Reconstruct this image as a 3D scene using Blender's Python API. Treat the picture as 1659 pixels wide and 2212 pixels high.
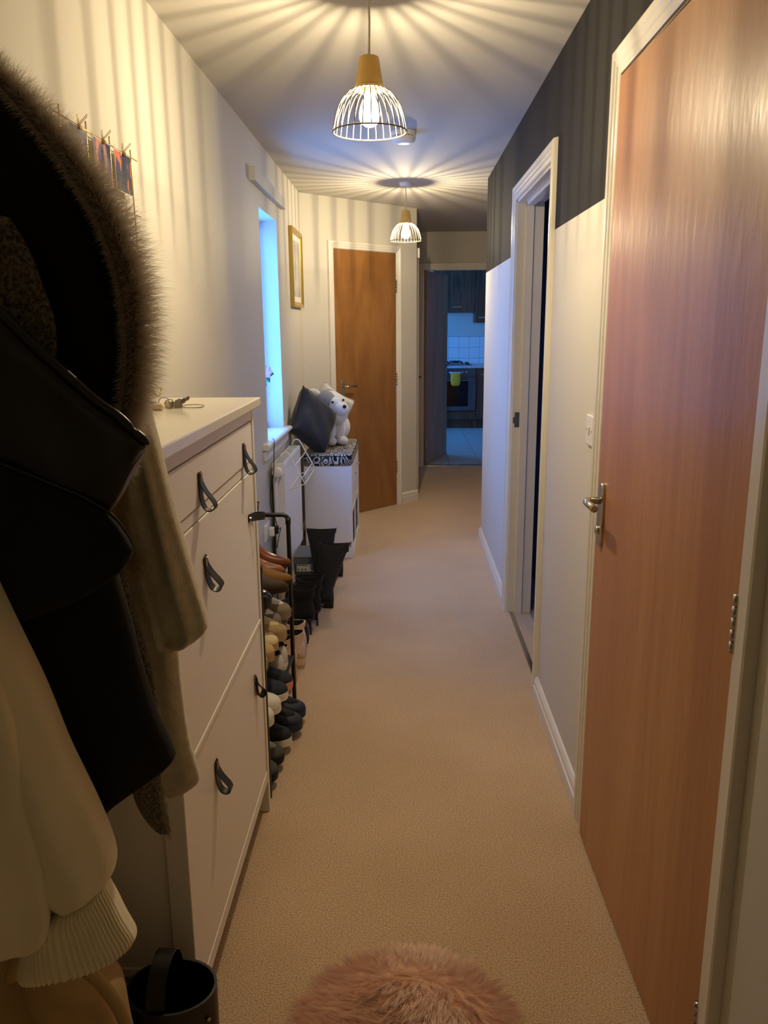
import bpy, bmesh, math, random
from mathutils import Vector, Matrix
random.seed(7)
PI = math.pi
for _o in list(bpy.data.objects):
    bpy.data.objects.remove(_o)
SC = bpy.context.scene
COL = SC.collection

# ------------------------------------------------------------ camera
cam_data = bpy.data.cameras.new('camera')
cam_data.sensor_fit = 'VERTICAL'
cam_data.sensor_height = 24.0
cam_data.sensor_width = 18.0
cam_data.lens = 24.0 * 1723.9 / 2212.0
cam_data.clip_start = 0.05
camera = bpy.data.objects.new('camera', cam_data)
COL.objects.link(camera)
PITCH, YAW, ROLL, CAM_H = 0.2306, 0.0263, -0.0083, 1.492
_f = Vector((-math.sin(YAW) * math.cos(PITCH), math.cos(YAW) * math.cos(PITCH), -math.sin(PITCH)))
_r = Vector((math.cos(YAW), math.sin(YAW), 0))
_u = _r.cross(_f)
_rr = _r * math.cos(ROLL) + _u * math.sin(ROLL)
_uu = _u * math.cos(ROLL) - _r * math.sin(ROLL)
camera.matrix_world = Matrix(((_rr.x, _uu.x, -_f.x, 0), (_rr.y, _uu.y, -_f.y, 0), (_rr.z, _uu.z, -_f.z, CAM_H), (0, 0, 0, 1)))
SC.camera = camera

# ------------------------------------------------------------ world (blue dusk sky), exposure
world = bpy.data.worlds.new('dusk_sky')
SC.world = world
world.use_nodes = True
_bg = world.node_tree.nodes['Background']
_bg.inputs['Color'].default_value = (0.075, 0.31, 1.0, 1)
_bg.inputs['Strength'].default_value = 9.0
SC.view_settings.view_transform = 'Standard'
SC.view_settings.look = 'None'
SC.view_settings.gamma = 1.0
SC.view_settings.use_curve_mapping = False
SC.view_settings.exposure = 0.70
LAMP_POWER = 27.0
LAMP_COLOR = (1.0, 0.81, 0.51)

# ------------------------------------------------------------ helpers
def lin(c):
    return tuple(((v / 255.0) / 12.92 if v / 255.0 <= 0.04045 else ((v / 255.0 + 0.055) / 1.055) ** 2.4) for v in c)

def mat(name, rgb, rough=0.5, metal=0.0, var=None, bump=None, coat=0.0, sheen=0.0, stretch=(1, 1, 1), spec=0.5, emit=None, trans=0.0, sub=0.0):
    """rgb = sRGB 0-255; var = (scale, other rgb, detail); bump = (scale, strength)"""
    m = bpy.data.materials.new(name)
    m.use_nodes = True
    nt = m.node_tree
    b = nt.nodes['Principled BSDF']
    b.inputs['Base Color'].default_value = (*lin(rgb), 1)
    b.inputs['Roughness'].default_value = rough
    b.inputs['Metallic'].default_value = metal
    b.inputs['Coat Weight'].default_value = coat
    b.inputs['Coat Roughness'].default_value = 0.15
    b.inputs['Sheen Weight'].default_value = sheen
    b.inputs['Specular IOR Level'].default_value = spec
    b.inputs['Transmission Weight'].default_value = trans
    if emit:
        b.inputs['Emission Color'].default_value = (*lin(emit[0]), 1)
        b.inputs['Emission Strength'].default_value = emit[1]
    if var or bump:
        tc = nt.nodes.new('ShaderNodeTexCoord')
        mp = nt.nodes.new('ShaderNodeMapping')
        mp.inputs['Scale'].default_value = stretch
        nt.links.new(tc.outputs['Object'], mp.inputs['Vector'])
    if var:
        n = nt.nodes.new('ShaderNodeTexNoise')
        n.inputs['Scale'].default_value = var[0]
        n.inputs['Detail'].default_value = var[2] if len(var) > 2 else 4.0
        nt.links.new(mp.outputs[0], n.inputs['Vector'])
        r = nt.nodes.new('ShaderNodeValToRGB')
        r.color_ramp.elements[0].position = 0.34
        r.color_ramp.elements[1].position = 0.66
        r.color_ramp.elements[0].color = (*lin(rgb), 1)
        r.color_ramp.elements[1].color = (*lin(var[1]), 1)
        nt.links.new(n.outputs['Fac'], r.inputs[0])
        nt.links.new(r.outputs[0], b.inputs['Base Color'])
    if bump:
        n2 = nt.nodes.new('ShaderNodeTexNoise')
        n2.inputs['Scale'].default_value = bump[0]
        n2.inputs['Detail'].default_value = 3.0
        nt.links.new(mp.outputs[0], n2.inputs['Vector'])
        bp = nt.nodes.new('ShaderNodeBump')
        bp.inputs['Strength'].default_value = bump[1]
        bp.inputs['Distance'].default_value = bump[2] if len(bump) > 2 else 0.01
        nt.links.new(n2.outputs['Fac'], bp.inputs['Height'])
        nt.links.new(bp.outputs[0], b.inputs['Normal'])
    return m

def wood(name, c1, c2, c3, rough=0.32, coat=0.3, zs=0.55, ws=7.0, bumpk=0.12, spec=0.5, fine=0.75, fines=(150, 150, 5)):
    """veneer with cathedral grain running along local z"""
    m = bpy.data.materials.new(name)
    m.use_nodes = True
    nt = m.node_tree
    b = nt.nodes['Principled BSDF']
    b.inputs['Roughness'].default_value = rough
    b.inputs['Coat Weight'].default_value = coat
    b.inputs['Coat Roughness'].default_value = 0.22
    b.inputs['Specular IOR Level'].default_value = spec
    tc = nt.nodes.new('ShaderNodeTexCoord')
    mp = nt.nodes.new('ShaderNodeMapping')
    mp.inputs['Scale'].default_value = (ws, ws, zs)
    nt.links.new(tc.outputs['Object'], mp.inputs['Vector'])
    n = nt.nodes.new('ShaderNodeTexNoise')
    n.inputs['Scale'].default_value = 0.7
    n.inputs['Detail'].default_value = 3.0
    n.inputs['Distortion'].default_value = 0.6
    nt.links.new(mp.outputs[0], n.inputs['Vector'])
    mul = nt.nodes.new('ShaderNodeMath'); mul.operation = 'MULTIPLY'; mul.inputs[1].default_value = 9.0
    nt.links.new(n.outputs['Fac'], mul.inputs[0])
    fr = nt.nodes.new('ShaderNodeMath'); fr.operation = 'PINGPONG'; fr.inputs[1].default_value = 1.0
    nt.links.new(mul.outputs[0], fr.inputs[0])
    mp2 = nt.nodes.new('ShaderNodeMapping')
    mp2.inputs['Scale'].default_value = fines
    nt.links.new(tc.outputs['Object'], mp2.inputs['Vector'])
    g = nt.nodes.new('ShaderNodeTexNoise'); g.inputs['Scale'].default_value = 1.0; g.inputs['Detail'].default_value = 3.0
    nt.links.new(mp2.outputs[0], g.inputs['Vector'])
    mx = nt.nodes.new('ShaderNodeMath'); mx.operation = 'MULTIPLY_ADD'; mx.inputs[1].default_value = 0.45
    nt.links.new(fr.outputs[0], mx.inputs[0]); 
    g2 = nt.nodes.new('ShaderNodeMath'); g2.operation = 'MULTIPLY'; g2.inputs[1].default_value = fine
    nt.links.new(g.outputs['Fac'], g2.inputs[0])
    nt.links.new(g2.outputs[0], mx.inputs[2])
    r = nt.nodes.new('ShaderNodeValToRGB')
    r.color_ramp.elements[0].position = 0.25; r.color_ramp.elements[0].color = (*lin(c1), 1)
    r.color_ramp.elements[1].position = 0.85; r.color_ramp.elements[1].color = (*lin(c3), 1)
    e = r.color_ramp.elements.new(0.55); e.color = (*lin(c2), 1)
    nt.links.new(mx.outputs[0], r.inputs[0])
    nt.links.new(r.outputs[0], b.inputs['Base Color'])
    bp = nt.nodes.new('ShaderNodeBump'); bp.inputs['Strength'].default_value = bumpk; bp.inputs['Distance'].default_value = 0.004
    mp3 = nt.nodes.new('ShaderNodeMapping'); mp3.inputs['Scale'].default_value = (42, 42, 13)
    nt.links.new(tc.outputs['Object'], mp3.inputs['Vector'])
    n4 = nt.nodes.new('ShaderNodeTexNoise'); n4.inputs['Scale'].default_value = 1.0; n4.inputs['Detail'].default_value = 2.0
    nt.links.new(mp3.outputs[0], n4.inputs['Vector'])
    nt.links.new(n4.outputs['Fac'], bp.inputs['Height'])
    nt.links.new(bp.outputs[0], b.inputs['Normal'])
    nt.links.new(bp.outputs[0], b.inputs['Coat Normal'])
    return m

def finish(o, label=None, cat=None, group=None, kind=None):
    if label: o['label'] = label
    if cat: o['category'] = cat
    if group: o['group'] = group
    if kind: o['kind'] = kind
    return o

def thing(name, label, cat, loc=(0, 0, 0), group=None, kind=None):
    o = bpy.data.objects.new(name, None)
    o.empty_display_size = 0.05
    o.location = loc
    COL.objects.link(o)
    return finish(o, label, cat, group, kind)

class MB:
    """collects shapes given in world coordinates (or local ones under a thing at the origin)"""
    def __init__(self):
        self.v = []; self.f = []
    def raw(self, verts, faces):
        k = len(self.v)
        self.v += [tuple(p) for p in verts]
        self.f += [tuple(i + k for i in fc) for fc in faces]
        return self
    def box(self, x0, x1, y0, y1, z0, z1, bev=0.0, seg=2):
        x0, x1 = min(x0, x1), max(x0, x1); y0, y1 = min(y0, y1), max(y0, y1); z0, z1 = min(z0, z1), max(z0, z1)
        vs = [(x, y, z) for z in (z0, z1) for y in (y0, y1) for x in (x0, x1)]
        fs = [(0, 2, 3, 1), (4, 5, 7, 6), (0, 1, 5, 4), (2, 6, 7, 3), (0, 4, 6, 2), (1, 3, 7, 5)]
        if bev <= 0: return self.raw(vs, fs)
        bm = bmesh.new()
        bv = [bm.verts.new(p) for p in vs]
        for fc in fs: bm.faces.new([bv[i] for i in fc])
        bmesh.ops.bevel(bm, geom=list(bm.edges), offset=bev, segments=seg, profile=0.5, affect='EDGES')
        bm.verts.index_update()
        self.raw([v.co[:] for v in bm.verts], [[v.index for v in fc.verts] for fc in bm.faces])
        bm.free()
        return self
    def loft(self, rings, cap0=True, cap1=True, close=True):
        n = len(rings[0]); k = len(self.v)
        for r in rings: self.v += [tuple(p) for p in r]
        for i in range(len(rings) - 1):
            for j in range(n if close else n - 1):
                a = k + i * n + j; b = k + i * n + (j + 1) % n
                self.f.append((a, b, b + n, a + n))
        if cap0: self.f.append(tuple(k + j for j in reversed(range(n))))
        if cap1: self.f.append(tuple(k + (len(rings) - 1) * n + j for j in range(n)))
        return self
    def tube(self, pts, r, n=8, closed=False, caps=True):
        pts = [Vector(p) for p in pts]; m = len(pts); rings = []
        up = Vector((0, 0, 1)); prev = None
        for i in range(m):
            if closed: t = pts[(i + 1) % m] - pts[i - 1]
            else: t = pts[min(i + 1, m - 1)] - pts[max(i - 1, 0)]
            if t.length < 1e-9: t = Vector((0, 0, 1))
            t.normalize()
            if prev is None:
                a = t.cross(up)
                if a.length < 0.05: a = t.cross(Vector((1, 0, 0)))
            else:
                a = prev - t * prev.dot(t)
                if a.length < 1e-4: a = t.cross(up)
            a.normalize(); prev = a
            b = t.cross(a)
            rad = r[i] if isinstance(r, (list, tuple)) else r
            rings.append([pts[i] + a * rad * math.cos(2 * PI * j / n) + b * rad * math.sin(2 * PI * j / n) for j in range(n)])
        if closed: rings.append(rings[0])
        return self.loft(rings, caps and not closed, caps and not closed)
    def lathe(self, prof, c, n=24, cap0=False, cap1=False):
        rings = [[(c[0] + r * math.cos(2 * PI * j / n), c[1] + r * math.sin(2 * PI * j / n), c[2] + z) for j in range(n)] for r, z in prof]
        return self.loft(rings, cap0, cap1)
    def build(self, name, material, parent=None, smooth=False, label=None, cat=None, group=None, kind=None, sub=0, origin=None):
        if parent is not None:
            off = Vector((0, 0, 0)); p = parent
            while p is not None:
                off += p.location; p = p.parent
        elif origin is not None: off = Vector(origin)
        else:
            xs = [p[0] for p in self.v]; ys = [p[1] for p in self.v]; zs = [p[2] for p in self.v]
            off = Vector(((min(xs) + max(xs)) / 2, (min(ys) + max(ys)) / 2, min(zs)))
        me = bpy.data.meshes.new(name)
        me.from_pydata([(p[0] - off.x, p[1] - off.y, p[2] - off.z) for p in self.v], [], self.f)
        bm = bmesh.new(); bm.from_mesh(me)
        bmesh.ops.recalc_face_normals(bm, faces=bm.faces)
        bm.to_mesh(me); bm.free()
        me.materials.append(material)
        if smooth:
            for p in me.polygons: p.use_smooth = True
        o = bpy.data.objects.new(name, me)
        COL.objects.link(o)
        if parent is not None: o.parent = parent
        else: o.location = off
        if sub:
            s = o.modifiers.new('subdivision', 'SUBSURF'); s.levels = sub; s.render_levels = sub
        return finish(o, label, cat, group, kind)

def auto(o, ang=40):
    """smooth shading with hard edges kept"""
    me = o.data
    bm = bmesh.new(); bm.from_mesh(me)
    for e in bm.edges:
        e.smooth = not (len(e.link_faces) == 2 and e.calc_face_angle(0) > math.radians(ang))
    bm.to_mesh(me); bm.free()
    for p in me.polygons: p.use_smooth = True
    return o

def copy_tree(o, parent=None, loc=None, rotz=None, label=None):
    c = o.copy(); COL.objects.link(c)
    if parent is not None: c.parent = parent
    if loc is not None: c.location = loc
    if rotz is not None: c.rotation_euler = (0, 0, rotz)
    if label: c['label'] = label
    for ch in list(o.children): copy_tree(ch, c)
    return c

def spline(pts, n):
    """Catmull-Rom through points (tuples of any length) -> n samples"""
    m = len(pts); out = []
    for i in range(n):
        t = i * (m - 1) / (n - 1.0); k = min(int(t), m - 2); u = t - k
        p0, p1, p2, p3 = pts[max(k - 1, 0)], pts[k], pts[k + 1], pts[min(k + 2, m - 1)]
        out.append(tuple(0.5 * (2 * b + (c - a) * u + (2 * a - 5 * b + 4 * c - d) * u * u + (3 * b - a - 3 * c + d) * u ** 3) for a, b, c, d in zip(p0, p1, p2, p3)))
    return out

# ------------------------------------------------------------ materials
paint_white = mat('wall_paint_white', (208, 203, 191), 0.62, bump=(260, 0.05, 0.002), spec=0.35)
paint_ceiling = mat('ceiling_paint', (192, 187, 177), 0.75, bump=(120, 0.06, 0.002), spec=0.3)
gloss_white = mat('gloss_wood_paint', (228, 223, 212), 0.26)
white_furniture = mat('white_stained_furniture', (240, 236, 228), 0.34, bump=(60, 0.06, 0.001), stretch=(3, 1, 8))
white_top = mat('white_lacquer_top', (236, 230, 218), 0.16)
white_unit = mat('white_foil_unit', (236, 236, 236), 0.4)
white_metal = mat('white_enamel_metal', (238, 238, 236), 0.28)
white_plastic = mat('white_plastic', (236, 234, 226), 0.35)
chrome = mat('brushed_steel', (190, 186, 178), 0.22, 1.0)
dark_metal = mat('dark_metal', (40, 40, 42), 0.3, 1.0)
brass = mat('matt_brass_paint', (196, 160, 84), 0.42, 0.25, bump=(90, 0.08, 0.002))
gold_wire = mat('gold_wire', (196, 152, 66), 0.25, 1.0)
gold_frame = mat('gold_frame', (190, 160, 72), 0.3, 0.6)
black_tube = mat('black_powder_coat', (14, 14, 15), 0.35)
grey_mesh = mat('grey_nonwoven_fabric', (38, 40, 42), 0.85, bump=(600, 0.3, 0.001))
door_wood = wood('door_veneer', (174, 121, 78), (187, 135, 90), (196, 145, 99), rough=0.42, coat=0.1, ws=4.0, zs=0.35, bumpk=0.25, fine=0.4, fines=(90, 90, 4), spec=0.32)
door_wood_far = wood('door_veneer_far', (140, 94, 46), (152, 104, 53), (163, 114, 60), rough=0.42, coat=0.2, ws=4.0, zs=1.2, fine=0.45, fines=(30, 30, 8))
kitchen_door_wood = wood('kitchen_door_veneer', (150, 112, 72), (164, 124, 82), (176, 136, 92), rough=0.5, coat=0.0, ws=6, zs=0.8, bumpk=0.05)
walnut = wood('walnut_unit', (66, 40, 26), (94, 60, 40), (114, 78, 54), rough=0.45, coat=0.0, ws=14, zs=0.8, bumpk=0.05)

def two_tone():
    m = bpy.data.materials.new('two_tone_wall_paint'); m.use_nodes = True
    nt = m.node_tree; b = nt.nodes['Principled BSDF']
    b.inputs['Roughness'].default_value = 0.8; b.inputs['Specular IOR Level'].default_value = 0.2
    g = nt.nodes.new('ShaderNodeNewGeometry'); s = nt.nodes.new('ShaderNodeSeparateXYZ')
    nt.links.new(g.outputs['Position'], s.inputs[0])
    c = nt.nodes.new('ShaderNodeMath'); c.operation = 'GREATER_THAN'; c.inputs[1].default_value = 1.8175
    nt.links.new(s.outputs['Z'], c.inputs[0])
    mx = nt.nodes.new('ShaderNodeMix'); mx.data_type = 'RGBA'
    mx.inputs[6].default_value = (*lin((212, 208, 198)), 1); mx.inputs[7].default_value = (*lin((40, 38, 35)), 1)
    nt.links.new(c.outputs[0], mx.inputs[0]); nt.links.new(mx.outputs[2], b.inputs['Base Color'])
    n = nt.nodes.new('ShaderNodeTexNoise'); n.inputs['Scale'].default_value = 220
    bp = nt.nodes.new('ShaderNodeBump'); bp.inputs['Strength'].default_value = 0.05; bp.inputs['Distance'].default_value = 0.002
    nt.links.new(n.outputs['Fac'], bp.inputs['Height']); nt.links.new(bp.outputs[0], b.inputs['Normal'])
    return m
paint_two = two_tone()

def carpet_mat():
    m = bpy.data.materials.new('beige_carpet'); m.use_nodes = True
    nt = m.node_tree; b = nt.nodes['Principled BSDF']
    b.inputs['Roughness'].default_value = 0.95; b.inputs['Specular IOR Level'].default_value = 0.1
    b.inputs['Sheen Weight'].default_value = 0.15
    tc = nt.nodes.new('ShaderNodeTexCoord')
    def noise(s, d):
        n = nt.nodes.new('ShaderNodeTexNoise'); n.inputs['Scale'].default_value = s; n.inputs['Detail'].default_value = d
        nt.links.new(tc.outputs['Object'], n.inputs['Vector']); return n
    n1 = noise(260, 3); n2 = noise(640, 2); n3 = noise(2.2, 3)
    ad = nt.nodes.new('ShaderNodeMath'); ad.operation = 'MULTIPLY_ADD'; ad.inputs[1].default_value = 0.6
    nt.links.new(n1.outputs['Fac'], ad.inputs[0])
    a2 = nt.nodes.new('ShaderNodeMath'); a2.operation = 'MULTIPLY'; a2.inputs[1].default_value = 0.4
    nt.links.new(n2.outputs['Fac'], a2.inputs[0]); nt.links.new(a2.outputs[0], ad.inputs[2])
    r = nt.nodes.new('ShaderNodeValToRGB')
    r.color_ramp.elements[0].position = 0.36; r.color_ramp.elements[0].color = (*lin((158, 128, 94)), 1)
    r.color_ramp.elements[1].position = 0.64; r.color_ramp.elements[1].color = (*lin((252, 226, 190)), 1)
    e = r.color_ramp.elements.new(0.5); e.color = (*lin((226, 195, 160)), 1)
    nt.links.new(ad.outputs[0], r.inputs[0])
    mx = nt.nodes.new('ShaderNodeMix'); mx.data_type = 'RGBA'; mx.blend_type = 'MULTIPLY'; mx.inputs[0].default_value = 1.0
    r2 = nt.nodes.new('ShaderNodeValToRGB')
    r2.color_ramp.elements[0].position = 0.3; r2.color_ramp.elements[0].color = (0.88, 0.86, 0.84, 1)
    r2.color_ramp.elements[1].position = 0.7; r2.color_ramp.elements[1].color = (1, 1, 1, 1)
    nt.links.new(n3.outputs['Fac'], r2.inputs[0])
    nt.links.new(r.outputs[0], mx.inputs[6]); nt.links.new(r2.outputs[0], mx.inputs[7])
    nt.links.new(mx.outputs[2], b.inputs['Base Color'])
    bp = nt.nodes.new('ShaderNodeBump'); bp.inputs['Strength'].default_value = 0.8; bp.inputs['Distance'].default_value = 0.006
    nt.links.new(ad.outputs[0], bp.inputs['Height']); nt.links.new(bp.outputs[0], b.inputs['Normal'])
    return m
carpet = carpet_mat()

# ------------------------------------------------------------ the setting
XL, XR, ZC = -0.736, 0.5405, 2.4
YEND = 5.487
YK = 8.5
A0 = Vector((XL, 5.945, 0)); B0 = Vector((0.105, 6.815, 0))
AD = (B0 - A0).normalized(); AN = Vector((AD.y, -AD.x, 0)); ALEN = (B0 - A0).length

def S(mb, name, m, **k):
    return mb.build(name, m, kind='structure', **k)

S(MB().box(-1.2, 2.3, -1.4, YK + 0.02, -0.06, 0.0), 'floor', carpet, origin=(0, 0, 0))
S(MB().box(-1.2, 2.9, -1.4, 12.5, ZC, ZC + 0.1), 'ceiling', paint_ceiling, origin=(0, 0, 0))
# left wall with the window opening
WY0, WY1, WZ0, WZ1 = 4.27, 4.845, 0.86, 2.078
m = MB()
m.box(XL - 0.14, XL, -1.4, WY0, 0, ZC).box(XL - 0.14, XL, WY1, 6.2, 0, ZC).box(XL - 0.14, XL, WY0, WY1, 0, WZ0).box(XL - 0.14, XL, WY0, WY1, WZ1, ZC)
S(m, 'wall_left', paint_white, origin=(0, 0, 0))
# right wall: two door openings
D1a, D1b, D1z = 1.218, 2.155, 2.085
D2a, D2b, D2z = 3.09, 4.03, 2.06
m = MB()
for (a, b, z0) in ((-1.4, D1a, 0), (D1a, D1b, D1z), (D1b, D2a, 0), (D2a, D2b, D2z), (D2b, YEND, 0)):
    m.box(XR, XR + 0.12, a, b, z0, ZC)
S(m, 'wall_right', paint_two, origin=(0, 0, 0))
S(MB().box(-1.2, 2.3, -0.75, -0.65, 0, ZC), 'wall_back', paint_white, origin=(0, 0, 0))  # unseen wall behind the camera, set close to bounce more light forward
# angled wall, far hall walls
m = MB()
p = [A0 - AD * 0.3, B0, B0 + Vector((-0.25, 0.2, 0)), A0 - AD * 0.3 - AN * 0.3]
m.loft([[(q.x, q.y, 0) for q in p], [(q.x, q.y, ZC) for q in p]])
S(m, 'wall_angled', paint_white, origin=(0, 0, 0))
S(MB().box(-0.05, B0.x, B0.y + 0.005, YK, 0, ZC), 'wall_hall_left', paint_white, origin=(0, 0, 0))
S(MB().box(XR + 0.12, 2.0, YEND - 0.12, YEND, 0, ZC), 'wall_return', paint_white, origin=(0, 0, 0))
S(MB().box(1.9, 2.0, YEND, YK, 0, ZC), 'wall_hall_right', paint_white, origin=(0, 0, 0))
KX0, KX1, KZ = 0.2, 0.99, 2.035
m = MB()
m.box(-0.7, KX0, YK, YK + 0.1, 0, ZC).box(KX1, 2.8, YK, YK + 0.1, 0, ZC).box(KX0, KX1, YK, YK + 0.1, KZ, ZC)
S(m, 'wall_far', paint_white, origin=(0, 0, 0))

# mouldings
CAS = [(0, 0), (0, 0.009), (0.004, 0.012), (0.018, 0.012), (0.022, 0.0155), (0.036, 0.0155), (0.040, 0.019), (0.056, 0.02), (0.061, 0.018), (0.064, 0.012), (0.066, 0.0)]
def casing(name, o, e, n, s0, s1, top, mt, wk=1.0):
    """three-sided mitred architrave: o + e*s horizontally, n out of the wall"""
    o, e, n = Vector(o), Vector(e), Vector(n)
    rings = []
    for (s, zz, ds, dz) in ((s0, 0, -1, 0), (s0, top, -1, 1), (s1, top, 1, 1), (s1, 0, 1, 0)):
        rings.append([tuple(o + e * (s + ds * u * wk) + n * t + Vector((0, 0, zz + dz * u * wk))) for u, t in CAS])
    return auto(S(MB().loft(rings), name, mt, origin=(0, 0, 0)), 25)
casing('trim_1', (XR, 0, 0), (0, 1, 0), (-1, 0, 0), D1a, D1b, D1z, gloss_white)
casing('trim_2', (XR, 0, 0), (0, 1, 0), (-1, 0, 0), D2a, D2b, D2z, gloss_white)
D3a, D3b, D3z = 0.302, 0.962, 2.045
casing('trim_3', A0, AD, AN, D3a, D3b, D3z, gloss_white, 0.85)
casing('trim_4', (0, YK, 0), (1, 0, 0), (0, -1, 0), KX0, KX1, KZ, gloss_white)

SK = [(0, 0), (0.018, 0), (0.018, 0.056), (0.013, 0.060), (0.013, 0.066), (0.016, 0.070), (0.014, 0.080), (0.008, 0.088), (0.004, 0.092), (0, 0.094)]
def skirting(name, path, n_list):
    """path: floor points along the wall; n_list: unit normals (mitred) at those points"""
    rings = [[(p[0] + n[0] * t, p[1] + n[1] * t, h) for t, h in SK] for p, n in zip(path, n_list)]
    return auto(S(MB().loft(rings), name, gloss_white, origin=(0, 0, 0)), 25)
skirting('baseboard_right_1', [(XR, D1b + 0.066), (XR, D2a - 0.066)], [(-1, 0), (-1, 0)])
skirting('baseboard_right_2', [(XR, D2b + 0.066), (XR, YEND), (1.2, YEND)], [(-1, 0), (-1, 1), (0, 1)])
skirting('baseboard_right_3', [(XR, -1.4), (XR, D1a - 0.066)], [(-1, 0), (-1, 0)])
skirting('baseboard_left', [(XL, -1.4), (XL, 5.945)], [(1, 0), (1, 0)])
q0 = A0 + AD * (D3b + 0.056); mn = (AN + Vector((1, 0, 0))).normalized() * 1.08
skirting('baseboard_angled', [(q0.x, q0.y), (B0.x, B0.y), (B0.x, 6.98)], [(AN.x, AN.y), (mn.x, mn.y), (1, 0)])
q1 = A0 + AD * (D3a - 0.056)
skirting('baseboard_angled_short', [(A0.x + 0.01, A0.y + 0.01), (q1.x, q1.y)], [(AN.x, AN.y), (AN.x, AN.y)])
skirting('baseboard_far', [(KX1 + 0.066, YK), (1.9, YK)], [(0, -1), (0, -1)])

# door linings with stops
m = MB()
m.box(XR - 0.001, XR + 0.125, D1b - 0.001, D1b + 0.03, 0, D1z).box(XR - 0.001, XR + 0.125, D1a - 0.03, D1a + 0.001, 0, D1z).box(XR - 0.001, XR + 0.125, D1a - 0.03, D1b + 0.03, D1z - 0.001, D1z + 0.03)
m.box(XR + 0.045, XR + 0.08, D1b - 0.014, D1b, 0, D1z).box(XR + 0.045, XR + 0.08, D1a, D1b, D1z - 0.014, D1z)
S(m, 'trim_5', gloss_white, origin=(0, 0, 0))
m = MB()
m.box(XR - 0.001, XR + 0.125, D2b - 0.012, D2b + 0.03, 0, D2z).box(XR - 0.001, XR + 0.125, D2a - 0.03, D2a + 0.012, 0, D2z).box(XR - 0.001, XR + 0.125, D2a - 0.03, D2b + 0.03, D2z - 0.012, D2z + 0.03)
m.box(XR + 0.04, XR + 0.075, D2b - 0.028, D2b - 0.011, 0, D2z).box(XR + 0.04, XR + 0.075, D2a + 0.011, D2a + 0.028, 0, D2z).box(XR + 0.04, XR + 0.075, D2a, D2b, D2z - 0.028, D2z - 0.011)
S(m, 'trim_6', gloss_white, origin=(0, 0, 0))
m = MB()
m.box(KX0 - 0.02, KX0 + 0.006, YK - 0.001, YK + 0.105, 0, KZ).box(KX1 - 0.006, KX1 + 0.02, YK - 0.001, YK + 0.105, 0, KZ).box(KX0, KX1, YK - 0.001, YK + 0.105, KZ - 0.006, KZ + 0.02)
S(m, 'trim_7', gloss_white, origin=(0, 0, 0))

# ------------------------------------------------------------ window in the left wall
glass = bpy.data.materials.new('window_glass'); glass.use_nodes = True
_nt = glass.node_tree
_nt.nodes.remove(_nt.nodes['Principled BSDF'])
_tr = _nt.nodes.new('ShaderNodeBsdfTransparent'); _gl = _nt.nodes.new('ShaderNodeBsdfGlossy'); _mx = _nt.nodes.new('ShaderNodeMixShader')
_gl.inputs['Roughness'].default_value = 0.02; _mx.inputs[0].default_value = 0.06
_nt.links.new(_tr.outputs[0], _mx.inputs[1]); _nt.links.new(_gl.outputs[0], _mx.inputs[2])
_nt.links.new(_mx.outputs[0], _nt.nodes['Material Output'].inputs[0])
w = thing('window_1', None, None, (XL - 0.12, (WY0 + WY1) / 2, WZ0), kind='structure')
m = MB(); xa, xb = XL - 0.14, XL - 0.105
m.box(xa, xb, WY0, WY0 + 0.04, WZ0, WZ1, 0.006).box(xa, xb, WY1 - 0.04, WY1, WZ0, WZ1, 0.006).box(xa, xb, WY0, WY1, WZ0, WZ0 + 0.06, 0.006).box(xa, xb, WY0, WY1, WZ1 - 0.05, WZ1, 0.006)
m.build('window_frame', white_plastic, w)
MB().box(XL - 0.126, XL - 0.120, WY0 + 0.035, WY1 - 0.035, WZ0 + 0.05, WZ1 - 0.045).build('pane', glass, w)
sillp = [(XL, 0.858), (-0.712, 0.858), (-0.702, 0.861), (-0.696, 0.868), (-0.695, 0.874), (-0.698, 0.881), (-0.706, 0.886), (-0.716, 0.887), (XL, 0.887)]
# inside the reveal the board is only as wide as the opening
sl = MB()
sl.loft([[(x, y, z) for x, z in [(XL + 0.0005, 0.8585)] + sillp[1:8] + [(XL + 0.0005, 0.887)]] for y in (WY0 - 0.17, WY1 + 0.10)])
sl.box(XL - 0.104, XL + 0.001, WY0 + 0.001, WY1 - 0.001, WZ0 + 0.001, 0.887)
auto(sl.build('window_sill', gloss_white, w), 30)
MB().box(XL, XL + 0.016, WY0 - 0.155, WY1 + 0.085, 0.80, 0.858, 0.003).build('apron_board', gloss_white, w)
# boxed blind housing above the window
finish(MB().box(XL, XL + 0.032, 4.03, 5.04, 2.165, 2.226, 0.002).build('blind_box', paint_white), 'white boxed-in blind housing on the wall above the window', 'blind box')

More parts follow.
